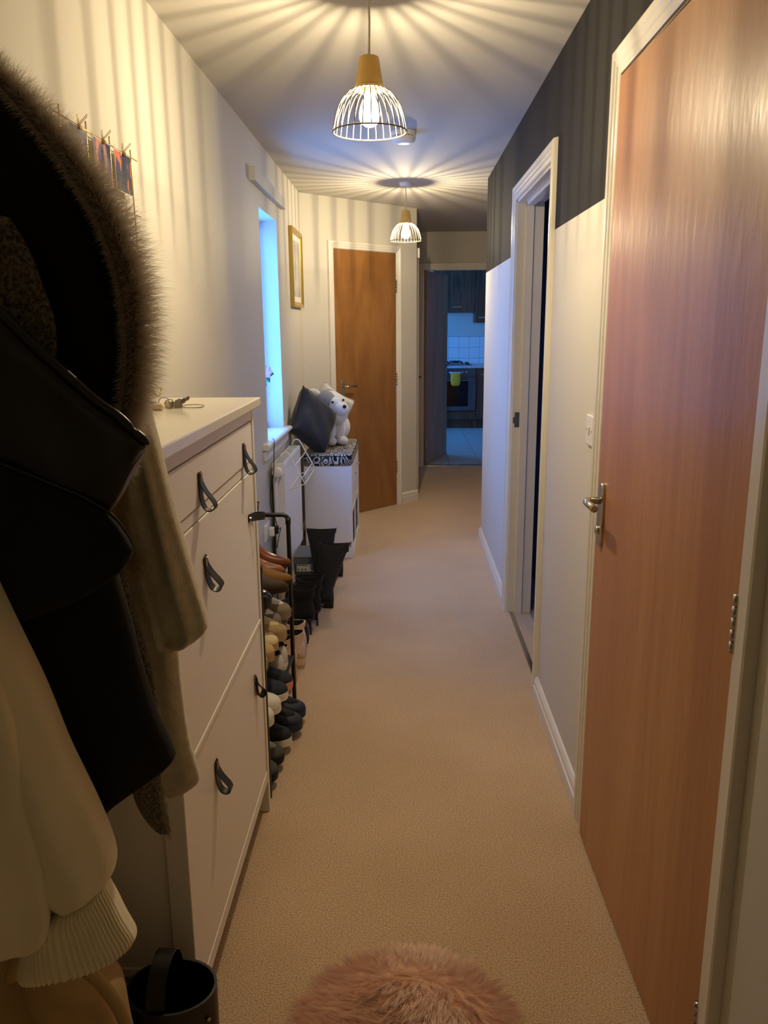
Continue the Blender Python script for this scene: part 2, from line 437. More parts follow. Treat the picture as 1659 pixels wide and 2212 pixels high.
# ------------------------------------------------------------ doors
def lever_set(door, o, e, n, plate_h, length, neck=0.048, keyhole=True, pm=None):
    """o: centre of plate on the door face; e: direction the lever points; n: out of the door"""
    o, e, n = Vector(o), Vector(e).normalized(), Vector(n).normalized(); z = Vector((0, 0, 1))
    pm = pm or chrome
    m = MB(); w2 = 0.02; hh = plate_h / 2
    outl = []
    for k in range(13):
        a = PI * k / 12; outl.append((w2 * math.cos(a), hh - w2 + w2 * math.sin(a)))
    for k in range(13):
        a = PI + PI * k / 12; outl.append((w2 * math.cos(a), -hh + w2 + w2 * math.sin(a)))
    rings = [[tuple(o + e * (u * s) + z * (v * (s if abs(s - 1) < .01 else 0.985)) + n * t) for u, v in outl] for s, t in ((1, 0), (1, 0.006), (0.8, 0.009))]
    pl = auto(m.loft(rings).build('handle_plate', pm, door), 35)
    lv = MB(); c = o + z * (plate_h * 0.22)
    pts = [c + n * 0.006, c + n * (neck - 0.012), c + n * (neck - 0.003) + e * 0.006, c + n * neck + e * 0.02, c + n * neck + e * length]
    rad = [0.010, 0.009, 0.009, 0.0095, 0.0095]
    lv.tube(pts, rad, 10)
    lo = lv.build('lever', pm, pl, True)
    if keyhole:
        MB().tube([o - z * (plate_h * 0.24) + n * 0.006, o - z * (plate_h * 0.24) + n * 0.016], 0.012, 12).build('thumb_turn', pm, pl, True)
    return pl

# door 1: opens into the hall, left a touch ajar
D1 = thing('door_1', None, None, (0, 0, 0), kind='structure')
hx, hy = 0.5346, 1.226; fx, fy = 0.520, 2.113
dv = Vector((fx - hx, fy - hy, 0)).normalized(); dn = Vector((-dv.y, dv.x, 0))     # dn points into the hall (-x)
if dn.x > 0: dn = -dn
h0 = Vector((hx, hy, 0)); f0 = Vector((fx, fy, 0))
D1.location = (hx, hy, 0)
m = MB(); t = 0.044
base = [h0, f0, f0 - dn * t, h0 - dn * t]
m.loft([[(q.x, q.y, 0.012) for q in base], [(q.x, q.y, 2.066) for q in base]])
m.build('leaf', door_wood, D1)
lever_set(D1, f0 - dv * 0.055 + Vector((0, 0, 1.0)), -dv, dn, 0.175, 0.10)
def hinge(parent, c, hgt=0.1, r=0.007):
    m = MB()
    for k in range(5):
        z0 = c[2] - hgt / 2 + k * hgt / 5
        m.tube([(c[0], c[1], z0 + 0.001), (c[0], c[1], z0 + hgt / 5 - 0.001)], r, 10)
    return m.build('hinge', chrome, parent, True)
for zz in (0.24, 1.02, 1.80):
    hinge(D1, (hx + dn.x * 0.004, hy - 0.006, zz))

# door 3 in the angled wall (closed)
D3 = thing('door_3', None, None, tuple(A0 + AD * (D3b)), kind='structure')
m = MB()
pa = A0 + AD * (D3a + 0.003); pb = A0 + AD * (D3b - 0.003)
base = [pa + AN * 0.001, pb + AN * 0.001, pb + AN * 0.006, pa + AN * 0.006]
m.loft([[(q.x, q.y, 0.006) for q in base], [(q.x, q.y, D3z - 0.003) for q in base]])
m.build('leaf', door_wood_far, D3)
lever_set(D3, A0 + AD * (D3a + 0.07) + AN * 0.006 + Vector((0, 0, 0.99)), AD, AN, 0.175, 0.10, keyhole=False)
for zz in (0.33, 1.06, 1.79):
    hinge(D3, tuple(A0 + AD * (D3b - 0.004) + AN * 0.012 + Vector((0, 0, zz))), 0.1, 0.006)

# kitchen door, swung into the kitchen on its left hinges
D4 = thing('door_4', None, None, (0.212, YK + 0.06, 0), kind='structure')
a = math.radians(71)
kd = Vector((math.cos(a), math.sin(a), 0)); kn = Vector((kd.y, -kd.x, 0))
k0 = Vector((0.232, YK + 0.045, 0)); k1 = k0 + kd * 0.80
base = [k0, k1, k1 - kn * 0.042, k0 - kn * 0.042]
MB().loft([[(q.x, q.y, 0.008) for q in base], [(q.x, q.y, 2.028) for q in base]]).build('leaf', kitchen_door_wood, D4)
lever_set(D4, k1 - kd * 0.06 + Vector((0, 0, 1.0)), -kd, kn, 0.175, 0.10, keyhole=False)
for zz in (0.24, 1.02, 1.80):
    hinge(D4, (k0.x + 0.002, k0.y - 0.008, zz), 0.1, 0.008)

# door on the hidden left side of the far hall: only its casing edge and lever reach into view
casing('trim_8', (B0.x, 0, 0), (0, 1, 0), (1, 0, 0), 7.08, 7.86, 2.04, gloss_white)
D5 = thing('door_5', None, None, (B0.x, 7.86, 0), kind='structure')
MB().box(B0.x + 0.001, B0.x + 0.006, 7.083, 7.857, 0.006, 2.037).build('leaf', door_wood_far, D5)
lever_set(D5, (B0.x + 0.006, 7.80, 0.96), (0, -1, 0), (1, 0, 0), 0.175, 0.10, keyhole=False)
finish(MB().box(B0.x, B0.x + 0.028, 6.95, 7.03, 2.03, 2.11, 0.004).build('door_chime', white_plastic), 'small white box high on the wall edge behind the far lamp', 'door chime')

# strike plate on the far jamb of door 2, threshold strip
st = MB()
st.box(XR + 0.012, XR + 0.036, D2b - 0.0145, D2b - 0.0119, 0.985, 1.06).box(XR + 0.004, XR + 0.014, D2b - 0.0145, D2b - 0.0119, 1.005, 1.035)
st.build('trim_9', chrome, kind='structure')
MB().box(XR + 0.012, XR + 0.034, D2a + 0.012, D2b - 0.012, 0.0, 0.006, 0.002).build('trim_10', chrome, kind='structure')

# bathroom behind door 2
bath_tile = mat('bathroom_tile', (150, 152, 156), 0.25)
S(MB().box(XR + 0.12, 2.3, 2.6, 4.7, -0.05, 0.003), 'floor_bathroom', bath_tile, origin=(0, 0, 0))
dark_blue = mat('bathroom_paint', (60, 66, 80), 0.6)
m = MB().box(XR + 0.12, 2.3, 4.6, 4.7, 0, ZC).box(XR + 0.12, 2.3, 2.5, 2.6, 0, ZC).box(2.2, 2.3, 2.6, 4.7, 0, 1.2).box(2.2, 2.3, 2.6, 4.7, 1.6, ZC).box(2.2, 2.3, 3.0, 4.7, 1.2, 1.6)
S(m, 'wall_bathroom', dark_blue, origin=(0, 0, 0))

# unseen walls behind door 1, added to keep sky light out of its gap
m = MB().box(XR + 0.12, 2.3, 0.6, 0.7, 0, ZC).box(XR + 0.12, 2.3, 2.4, 2.5, 0, ZC).box(2.2, 2.3, 0.7, 2.5, 0, ZC)
S(m, 'wall_room_unseen', paint_white, origin=(0, 0, 0))
# light switch
sw = thing('light_switch', 'white single rocker light switch between the two right-hand doors', 'light switch', (XR, 2.302, 1.148))
MB().box(XR - 0.009, XR, 2.259, 2.345, 1.148, 1.234, 0.003).build('plate', white_plastic, sw)
MB().box(XR - 0.013, XR - 0.008, 2.295, 2.309, 1.180, 1.202, 0.0015).build('rocker', white_plastic, sw)
for yy in (2.272, 2.332):
    MB().tube([(XR - 0.010, yy, 1.191), (XR - 0.0085, yy, 1.191)], 0.003, 8).build('screw', chrome, sw)

# ------------------------------------------------------------ pendant lamps (their light is built here)
bulb_mat = bpy.data.materials.new('lit_bulb_glass'); bulb_mat.use_nodes = True
_nt = bulb_mat.node_tree; _nt.nodes.remove(_nt.nodes['Principled BSDF'])
_tr = _nt.nodes.new('ShaderNodeBsdfTransparent'); _em = _nt.nodes.new('ShaderNodeEmission'); _mx = _nt.nodes.new('ShaderNodeMixShader')
_em.inputs['Color'].default_value = (1.0, 0.84, 0.58, 1); _em.inputs['Strength'].default_value = 16.0; _mx.inputs[0].default_value = 0.35
_nt.links.new(_tr.outputs[0], _mx.inputs[1]); _nt.links.new(_em.outputs[0], _mx.inputs[2])
_nt.links.new(_mx.outputs[0], _nt.nodes['Material Output'].inputs[0])
FIL_R, FIL_Z0, FIL_Z1 = 0.0006, 0.024, 0.064
filament_mat = bpy.data.materials.new('glowing_filament'); filament_mat.use_nodes = True
_nt = filament_mat.node_tree; _nt.nodes.remove(_nt.nodes['Principled BSDF'])
_em = _nt.nodes.new('ShaderNodeEmission'); _em.inputs['Color'].default_value = (*LAMP_COLOR, 1)
_em.inputs['Strength'].default_value = LAMP_POWER * 0.02 / (PI * 2 * PI * FIL_R * (FIL_Z1 - FIL_Z0))
_nt.links.new(_em.outputs[0], _nt.nodes['Material Output'].inputs[0])
shade_wire = mat('backlit_shade_wire', (104, 88, 66), 0.5)  # dark brown: the unlit outer side of the wires put into the colour
flex_mat = mat('cream_flex', (214, 206, 190), 0.5)

def pendant(x, y, zr, label):
    L = thing('pendant_lamp', label, 'pendant lamp', (x, y, ZC), 'pendant lamps along the hall ceiling')
    r = MB().lathe([(0.0, -0.024), (0.02, -0.024), (0.038, -0.020), (0.042, -0.004), (0.042, 0)], (x, y, ZC), 28)
    auto(r.build('ceiling_rose', white_plastic, L), 40)
    MB().tube([(x, y, ZC - 0.022), (x + 0.002, y, ZC - 0.1), (x, y, zr + 0.19)], 0.0032, 8).build('flex', flex_mat, L, True)
    cap = MB().lathe([(0.0, 0.193), (0.022, 0.193), (0.027, 0.190), (0.0285, 0.184), (0.0335, 0.150), (0.0385, 0.122), (0.0425, 0.114), (0.0445, 0.1125), (0.043, 0.111), (0.0, 0.111)], (x, y, zr), 36)
    auto(cap.build('cap', brass, L), 40)
    sh = MB().lathe([(0.0445, 0.112), (0.0465, 0.110), (0.0445, 0.108), (0.0425, 0.110), (0.0445, 0.112)], (x, y, zr), 36)
    so = sh.build('shade', shade_wire, L, True)
    prof = spline([(0.0455, 0.110), (0.064, 0.098), (0.084, 0.072), (0.096, 0.042), (0.1025, 0.014), (0.104, 0.0)], 12)
    wm = None
    for k in range(28):
        a = 2 * PI * (k + 0.37) / 28
        if wm is None:
            o = MB().tube([(x + p[0], y, zr + p[1]) for p in prof], 0.0015, 6).build('wire', shade_wire, so, True)
            wm = o.data
        else:
            o = bpy.data.objects.new('wire', wm); COL.objects.link(o); o.parent = so
        o.rotation_euler = (0, 0, a)
    MB().tube([(x + 0.104 * math.cos(2 * PI * k / 48), y + 0.104 * math.sin(2 * PI * k / 48), zr) for k in range(48)], 0.0021, 8, closed=True).build('rim_ring', shade_wire, so, True)
    hold = MB().lathe([(0.0, 0.111), (0.018, 0.111), (0.018, 0.098), (0.0, 0.098)], (x, y, zr), 20).build('lamp_holder', white_plastic, L)
    bl = MB().lathe([(0.0, 0.012), (0.012, 0.014), (0.023, 0.022), (0.0295, 0.035), (0.030, 0.048), (0.026, 0.066), (0.0185, 0.084), (0.0135, 0.100)], (x, y, zr), 24).build('bulb', bulb_mat, L, True)
    for k in range(4):
        a = 2 * PI * k / 4 + 0.4
        MB().tube([(x + 0.009 * math.cos(a), y + 0.009 * math.sin(a), zr + FIL_Z0), (x + 0.007 * math.cos(a + 0.5), y + 0.007 * math.sin(a + 0.5), zr + FIL_Z1)], FIL_R, 6).build('filament', filament_mat, bl)
    for k in range(5):          # the long filament of the bulb, as a short column of lights
        ld = bpy.data.lights.new('bulb_light', 'POINT'); ld.energy = LAMP_POWER * 0.2; ld.color = LAMP_COLOR; ld.shadow_soft_size = 0.0045
        lo = bpy.data.objects.new('bulb_light', ld); COL.objects.link(lo); lo.parent = L
        lo.location = (0, 0, zr + 0.026 + 0.0095 * k - ZC)
    return L
pendant(-0.095, 2.43, 2.020, 'nearest pendant lamp with wire cage shade and brass cap')
pendant(0.013, 5.615, 2.037, 'farther pendant lamp with wire cage shade in front of the closed wooden door')

# smoke alarm
sa = thing('smoke_alarm', 'round white smoke alarm on the ceiling between the two lamps', 'smoke alarm', (0.0, 4.19, ZC))
auto(MB().lathe([(0.062, 0), (0.062, -0.012), (0.058, -0.016), (0.058, -0.02)], (0, 4.19, ZC), 32).build('base', white_plastic, sa), 40)
auto(MB().lathe([(0.058, -0.024), (0.060, -0.030), (0.054, -0.042), (0.036, -0.050), (0.0, -0.052)], (0, 4.19, ZC), 32).build('cover', white_plastic, sa), 40)
dk = mat('dark_vent', (30, 30, 30), 0.7)
MB().lathe([(0.054, -0.018), (0.054, -0.028)], (0, 4.19, ZC), 32).build('vent_core', dk, sa)
vm = None
for k in range(20):
    a = 2 * PI * k / 20
    if vm is None:
        o = MB().box(0.053, 0.0595, 4.19 - 0.003, 4.19 + 0.003, ZC - 0.026, ZC - 0.018).build('vent_fin', white_plastic, sa); vm = o.data
    else:
        o = bpy.data.objects.new('vent_fin', vm); COL.objects.link(o); o.parent = sa
    o.rotation_euler = (0, 0, a)

# ------------------------------------------------------------ kitchen beyond the far doorway
KB = 12.28
kit_paint = paint_white
m = MB().box(-0.7, 2.8, KB, KB + 0.1, 0, ZC)
S(m, 'wall_kitchen_back', kit_paint, origin=(0, 0, 0))
S(MB().box(2.7, 2.8, YK, KB + 0.1, 0, ZC), 'wall_kitchen_right', kit_paint, origin=(0, 0, 0))
m = MB().box(-0.8, -0.7, YK, 9.75, 0, ZC).box(-0.8, -0.7, 11.6, KB + 0.1, 0, ZC).box(-0.8, -0.7, 9.75, 11.6, 0, 1.0).box(-0.8, -0.7, 9.75, 11.6, 2.05, ZC)
S(m, 'wall_kitchen_left', kit_paint, origin=(0, 0, 0))
kw = thing('window_2', None, None, (-0.75, 10.7, 1.0), kind='structure')
MB().box(-0.77, -0.72, 9.75, 9.8, 1.0, 2.05).box(-0.77, -0.72, 11.55, 11.6, 1.0, 2.05).box(-0.77, -0.72, 9.75, 11.6, 1.0, 1.05).box(-0.77, -0.72, 9.75, 11.6, 2.0, 2.05).box(-0.77, -0.72, 10.65, 10.69, 1.0, 2.05).build('window_frame', white_plastic, kw)
MB().box(-0.745, -0.74, 9.8, 11.55, 1.05, 2.0).build('pane', glass, kw)
# floor: grout bed + one object per tile
grout = mat('dark_grout', (40, 42, 44), 0.9)
ftile = mat('grey_floor_tile', (188, 186, 180), 0.3, var=(3.0, (178, 177, 172)))
kf = S(MB().box(-0.7, 2.7, YK + 0.02, KB, -0.06, -0.004), 'floor_kitchen', grout, origin=(0, 0, 0))
tm = None
for i in range(4):
    for j in range(12):
        x0 = 0.168 + 0.33 * i; y0 = YK + 0.105 + 0.33 * j
        if y0 > KB - 0.3: continue
        if tm is None:
            o = MB().box(x0 + 0.002, x0 + 0.328, y0 + 0.002, y0 + 0.328, -0.004, 0.002, 0.001, 1).build('floor_tile', ftile, kf); tm = o.data; bx_, by_ = x0, y0
        else:
            o = bpy.data.objects.new('floor_tile', tm); COL.objects.link(o); o.parent = kf
            o.location = (x0 - bx_, y0 - by_, 0)
MB().box(KX0, KX1, YK + 0.02, YK + 0.105, -0.02, 0.004, 0.002).build('trim_11', chrome, kind='structure')
# wall tiles
wt = S(MB().box(0.2, 2.6, KB - 0.002, KB, 0.90, 1.308), 'wall_splashback', mat('pale_grout', (96, 104, 112), 0.8), origin=(0, 0, 0))
wtile = mat('white_glazed_tile', (232, 232, 230), 0.12)
tm = None
for i in range(8):
    for j in range(3):
        x0 = 0.36 + 0.1545 * i; z1 = 1.306 - 0.1565 * j
        if tm is None:
            o = MB().box(x0 + 0.0015, x0 + 0.153, KB - 0.010, KB - 0.001, z1 - 0.155, z1 - 0.0015, 0.001, 1).build('wall_tile', wtile, wt); tm = o.data; bx_, bz_ = x0, z1
        else:
            o = bpy.data.objects.new('wall_tile', tm); COL.objects.link(o); o.parent = wt
            o.location = (x0 - bx_, 0, z1 - bz_)

YU = 11.68
steel_h = mat('satin_steel', (150, 152, 154), 0.35, 1.0)
def base_unit(name, x0, x1, label, parts):
    t = thing(name, label, 'kitchen unit', ((x0 + x1) / 2, YU + 0.3, 0))
    MB().box(x0, x1, YU + 0.02, KB - 0.012, 0.13, 0.872).build('body', walnut, t)
    MB().box(x0, x1, YU + 0.06, YU + 0.075, 0.0, 0.128).build('plinth', walnut, t)
    return t
u = base_unit('oven_housing', 0.44, 1.04, 'walnut oven housing unit with drawer front below the oven', 0)
MB().box(0.443, 1.037, YU, YU + 0.02, 0.132, 0.252, 0.001, 1).build('drawer_front', walnut, u)
u = base_unit('base_cabinet', 1.043, 1.64, 'walnut kitchen base cupboard right of the oven', 0)
d = MB().box(1.046, 1.637, YU, YU + 0.02, 0.132, 0.868, 0.001, 1).build('door', walnut, u)
MB().box(1.10, 1.25, YU - 0.03, YU - 0.022, 0.775, 0.79).box(1.11, 1.118, YU - 0.025, YU, 0.776, 0.789).box(1.23, 1.238, YU - 0.025, YU, 0.776, 0.789).build('handle', steel_h, d)
# oven
ov = thing('oven', 'built-in steel oven with dark glass door', 'oven', (0.74, YU, 0.258))
oven_steel = mat('oven_steel', (96, 100, 106), 0.35, 0.7)
oven_glass = mat('oven_black_glass', (10, 10, 11), 0.08)
MB().box(0.446, 1.034, YU - 0.004, YU + 0.02, 0.748, 0.868, 0.002, 1).build('control_panel', oven_steel, ov)
d = MB().box(0.446, 1.034, YU - 0.016, YU + 0.02, 0.262, 0.740, 0.002, 1).build('door', oven_steel, ov)
MB().box(0.55, 0.922, YU - 0.0175, YU - 0.0155, 0.328, 0.72).build('glass', oven_glass, d)
MB().tube([(0.50, YU - 0.05, 0.703), (0.962, YU - 0.05, 0.703)], 0.010, 10).box(0.52, 0.535, YU - 0.05, YU - 0.015, 0.695, 0.711).box(0.93, 0.945, YU - 0.05, YU - 0.015, 0.695, 0.711).build('handle', steel_h, d, False)
for xk in (0.53, 0.60, 0.67, 0.845, 0.90):
    MB().tube([(xk, YU - 0.004, 0.812), (xk, YU - 0.024, 0.812)], [0.017, 0.014], 14).build('knob', steel_h, ov, True)
# worktop, hob
wm_ = mat('pale_speckled_worktop', (206, 206, 204), 0.3, var=(180, (178, 180, 182)))
finish(MB().box(0.40, 1.70, YU - 0.02, KB - 0.012, 0.872, 0.908, 0.004).build('worktop', wm_), 'pale speckled kitchen worktop over the oven', 'worktop')
hb = thing('gas_hob', 'gas hob with black pan supports on the worktop', 'hob', (0.72, 11.98, 0.908))
MB().box(0.46, 0.98, YU + 0.06, YU + 0.53, 0.909, 0.917, 0.003).build('hob_plate', oven_steel, hb)
for (xa, xb) in ((0.49, 0.66), (0.67, 0.86)):
    mm = MB()
    for yy in (YU + 0.1, YU + 0.3, YU + 0.5): mm.tube([(xa, yy, 0.917), (xa + 0.015, yy, 0.952), (xb - 0.015, yy, 0.952), (xb, yy, 0.917)], 0.007, 6)
    for xx in (xa + 0.04, xb - 0.04): mm.tube([(xx, YU + 0.1, 0.952), (xx, YU + 0.5, 0.952)], 0.007, 6)
    mm.build('pan_support', black_tube, hb)
for (xk, yk) in ((0.55, YU + 0.2), (0.55, YU + 0.4), (0.77, YU + 0.2), (0.77, YU + 0.4)):
    MB().lathe([(0.04, 0.917), (0.04, 0.93), (0.03, 0.938), (0, 0.938)], (xk, yk, 0), 18).build('burner', steel_h, hb)
for k in range(4):
    MB().lathe([(0.02, 0.917), (0.02, 0.938), (0.017, 0.942), (0, 0.942)], (0.925, YU + 0.12 + 0.1 * k, 0), 14).build('knob', black_tube, hb)
# wall cabinets
YW = 11.95
c1 = thing('wall_cabinet', 'walnut wall cupboard above the hob', 'wall cupboard', (0.72, 12.1, 1.65))
MB().box(0.43, 1.026, YW + 0.02, KB - 0.012, 1.652, 2.32).build('body', walnut, c1)
for (xa, xb, ha) in ((0.43, 0.62, None), (0.623, 1.026, (0.70, 0.835))):
    d = MB().box(xa + 0.002, xb - 0.002, YW, YW + 0.019, 1.652, 2.32, 0.001, 1).build('door', walnut, c1)
    if ha: MB().box(ha[0], ha[1], YW - 0.026, YW - 0.016, 1.722, 1.744).box(ha[0] + 0.01, ha[0] + 0.02, YW - 0.02, YW, 1.724, 1.742).box(ha[1] - 0.02, ha[1] - 0.01, YW - 0.02, YW, 1.724, 1.742).build('handle', steel_h, d)
c2 = thing('wall_cabinet', 'lower-hung walnut wall cupboard at the right edge of the kitchen view', 'wall cupboard', (1.33, 12.1, 1.508))
MB().box(1.03, 1.63, YW + 0.02, KB - 0.012, 1.508, 2.32).build('body', walnut, c2)
d = MB().box(1.032, 1.628, YW, YW + 0.019, 1.508, 2.32, 0.001, 1).build('door', walnut, c2)
MB().box(1.085, 1.22, YW - 0.026, YW - 0.016, 1.572, 1.592).box(1.09, 1.10, YW - 0.02, YW, 1.574, 1.59).box(1.2, 1.21, YW - 0.02, YW, 1.574, 1.59).build('handle', steel_h, d)
# oven glove
glove_mat = mat('yellow_quilted_cotton', (255, 168, 34), 0.9, var=(30, (255, 180, 54)))
og = thing('oven_glove', 'yellow quilted oven glove hanging on the oven front', 'oven glove', (0.735, YU - 0.08, 0.625))
m = MB()
nx, nz = 15, 21
def glove_w(z):
    u = (z - 0.625) / 0.185
    w = 0.070 if u > 0.35 else 0.070 - 0.025 * ((0.35 - u) / 0.35) ** 2
    return w
for side in (-1, 1):
    k = len(m.v)
    for j in range(nz):
        z = 0.625 + 0.185 * j / (nz - 1); w = glove_w(z)
        for i in range(nx):
            s = i / (nx - 1) * 2 - 1; x = 0.737 + s * w
            q = abs(math.sin((x * 1.0 + z) * PI / 0.034)) * abs(math.sin((x - z) * PI / 0.034))
            edge = max(0.0, 1 - s ** 4) * max(0.0, 1 - ((j / (nz - 1)) * 2 - 1) ** 8)
            m.v.append((x, YU - 0.078 + side * (0.010 + 0.008 * q) * edge, z))
    for j in range(nz - 1):
        for i in range(nx - 1):
            a_ = k + j * nx + i; m.f.append((a_, a_ + 1, a_ + nx + 1, a_ + nx))
m.build('mitt', glove_mat, og, True)
MB().box(0.664, 0.81, YU - 0.092, YU - 0.064, 0.806, 0.822, 0.004).build('cuff_binding', mat('cream_binding', (230, 220, 190), 0.9), og)
MB().tube([(0.668, YU - 0.078, 0.815), (0.655, YU - 0.05, 0.81), (0.66, YU - 0.02, 0.80), (0.67, YU - 0.004, 0.795)], 0.003, 6).build('hanging_loop', mat('cream_loop', (230, 220, 190), 0.9), og, True)

# ------------------------------------------------------------ shoe cabinet
CX0, CX1, CY0, CY1 = XL + 0.02, -0.426, 1.36, 2.245
cb = thing('shoe_cabinet', 'tall white shoe cabinet with black leather loop handles against the left wall', 'shoe cabinet', ((CX0 + CX1) / 2, (CY0 + CY1) / 2, 0))
MB().box(CX0, -0.411, 1.318, 2.287, 1.268, 1.293, 0.003).build('top', white_top, cb)
# two framed sides, each with legs
for (ya, yb, yp) in ((CY0, CY0 + 0.022, CY0 + 0.006), (CY1 - 0.022, CY1, CY1 - 0.014)):
    m = MB()
    m.box(CX1 - 0.044, CX1, ya, yb, 0, 1.268, 0.002).box(CX0, CX0 + 0.044, ya, yb, 0, 1.268, 0.002)
    m.box(CX0 + 0.044, CX1 - 0.044, ya, yb, 1.20, 1.268).box(CX0 + 0.044, CX1 - 0.044, ya, yb, 0.196, 0.214)
    sd = m.build('side_frame', white_furniture, cb)
    MB().box(CX0 + 0.044, CX1 - 0.044, yp, yp + 0.008, 0.21, 1.202).build('side_panel', white_furniture, sd)
ins0, ins1 = CY0 + 0.022, CY1 - 0.022
MB().box(CX0, CX0 + 0.006, ins0, ins1, 0.16, 1.268).build('back_panel', white_furniture, cb)
MB().box(CX1 - 0.03, CX1 - 0.002, ins0, ins1, 1.236, 1.268).build('top_rail', white_furniture, cb)
MB().box(CX1 - 0.03, CX1 - 0.006, ins0, ins1, 1.098, 1.122).build('middle_rail', white_furniture, cb)
MB().box(CX1 - 0.03, CX1 - 0.002, ins0, ins1, 0.108, 0.142).build('bottom_rail', white_furniture, cb)
MB().box(CX0 + 0.01, CX1 - 0.04, ins0, ins1, 0.15, 0.16).box(CX0 + 0.01, CX1 - 0.04, ins0, ins1, 0.64, 0.65).build('shelf', white_furniture, cb)
strap_mat = mat('black_leather_strap', (30, 28, 30), 0.4, bump=(300, 0.2, 0.001))
strap_edge = mat('rivet', (190, 160, 140), 0.25, 1.0)
strap_path = spline([(0.001, 0.006), (0.003, 0.0), (0.005, -0.015), (0.014, -0.034), (0.031, -0.058), (0.032, -0.070), (0.022, -0.076), (0.010, -0.070), (0.004, -0.05), (0.0025, -0.025), (0.0015, 0.0)], 40)
def strap(parent, y, z, x, twist=0.0, lean=0.0):
    """loop of leather strap; lean swings it around the screw towards +y"""
    w2 = 0.0105
    rings = []
    pts = strap_path
    n = len(pts)
    c, s = math.cos(lean), math.sin(lean)
    def place(px_, py_, pz_):
        # twist about z, then swing about x
        tx = px_ * math.cos(twist) - py_ * math.sin(twist); ty = px_ * math.sin(twist) + py_ * math.cos(twist)
        yy = ty * c - pz_ * s; zz = ty * s + pz_ * c
        return (x + max(tx, 0.0006), y + yy, z + zz)
    for i in range(n):
        a_ = Vector((pts[min(i + 1, n - 1)][0] - pts[max(i - 1, 0)][0], pts[min(i + 1, n - 1)][1] - pts[max(i - 1, 0)][1])).normalized()
        nx_, nz_ = a_.y, -a_.x
        th = 0.0011
        rings.append([place(pts[i][0] + nx_ * th * q, w2 * e, pts[i][1] + nz_ * th * q) for e, q in ((-1, -1), (1, -1), (1, 1), (-1, 1))])
    o = auto(MB().loft(rings).build('handle', strap_mat, parent), 50)
    p0 = place(0.004, 0, 0.003); p1 = place(0.0075, 0, 0.001)
    MB().tube([p0, p1], 0.0035, 10).box(p1[0] - 0.003, p1[0] - 0.0012, p1[1] - 0.0032, p1[1] + 0.0032, p1[2] - 0.018, p1[2] + 0.001).build('rivet', strap_edge, o)
    return o
dr = MB().box(CX1 - 0.024, CX1 - 0.003, ins0 + 0.003, ins1 - 0.003, 1.126, 1.231, 0.0015).build('drawer', white_furniture, cb)
strap(dr, 1.628, 1.19, CX1 - 0.003, -0.08); strap(dr, 2.096, 1.182, CX1 - 0.003, -0.14)
def flap(z0, z1, slant):
    return MB().box(CX1 - 0.026, CX1 - 0.004, ins0 + 0.003, ins1 - 0.003, z0, z1, 0.002).build('flap_door', white_furniture, cb)
f1 = flap(0.648, 1.094, 0)
strap(f1, 1.634, 1.006, CX1 - 0.004, -0.1, 0.25); strap(f1, 2.128, 0.975, CX1 - 0.004, 0.0, 1.45)
f2 = flap(0.146, 0.628, 0)
MB().box(CX1 - 0.024, CX1 - 0.001, ins0, ins1, 0.631, 0.645, 0.001, 1).build('divider_rail', white_furniture, cb)
strap(f2, 1.621, 0.528, CX1 - 0.004, -0.08, 0.1); strap(f2, 2.098, 0.515, CX1 - 0.004, 0.9, 0.2)

# keys on the cabinet
kx, ky, kz = -0.585, 2.0, 1.2935
ks = thing('key_bunch', 'bunch of keys with split rings lying on the shoe cabinet', 'keys', (kx, ky, kz))
def ring_pts(c, r, nrm, n=24):
    nrm = Vector(nrm).normalized(); a_ = nrm.orthogonal().normalized(); b_ = nrm.cross(a_)
    return [Vector(c) + a_ * r * math.cos(2 * PI * k / n) + b_ * r * math.sin(2 * PI * k / n) for k in range(n)]
MB().tube(ring_pts((kx - 0.02, ky + 0.01, kz + 0.012), 0.014, (0.3, -0.8, 0.6)), 0.0013, 6, True).build('split_ring', chrome, ks, True)
MB().tube(ring_pts((kx + 0.005, ky - 0.03, kz + 0.011), 0.012, (0.2, -0.9, 0.4)), 0.0016, 6, True).build('split_ring', chrome, ks, True)
MB().tube([Vector((kx + 0.055 + 0.028 * math.cos(2 * PI * k / 24), ky + 0.0 + 0.009 * math.sin(2 * PI * k / 24), kz + 0.003 + 0.003 * math.sin(2 * PI * k / 24))) for k in range(24)], 0.0014, 6, True).build('carabiner', chrome, ks, True)
for (ang, dx_) in ((0.5, 0.0), (0.9, 0.012), (0.2, -0.012)):
    m = MB(); c = Vector((kx + 0.008 + dx_, ky - 0.012, kz + 0.006)); e = Vector((math.cos(ang), math.sin(ang) * 0.3, 0.45)).normalized(); f = e.cross(Vector((0, 1, 0))).normalized(); h = e.cross(f)
    prof = [(-0.008, -0.010), (-0.010, 0.0), (-0.008, 0.010), (0.008, 0.010), (0.010, 0.004), (0.034, 0.004), (0.036, 0.0), (0.034, -0.003), (0.028, -0.005), (0.024, -0.003), (0.018, -0.005), (0.010, -0.004), (0.008, -0.010)]
    m.loft([[tuple(c + e * u + f * v + h * t) for u, v in prof] for t in (-0.001, 0.001)])
    m.build('key', chrome, ks)
finish(auto(MB().box(-0.685, -0.625, 1.985, 2.018, kz, kz + 0.014, 0.006, 3).build('car_key_fob', mat('black_rubber', (22, 22, 22), 0.4)), 40), 'black car key fob beside the keys on the cabinet', 'key fob')
finish(auto(MB().box(-0.650, -0.585, 1.93, 1.955, kz, kz + 0.016, 0.0075, 3).build('key_tag', mat('cream_plastic', (222, 204, 172), 0.45)), 40), 'cream rounded tag lying in front of the keys on the cabinet', 'key tag')

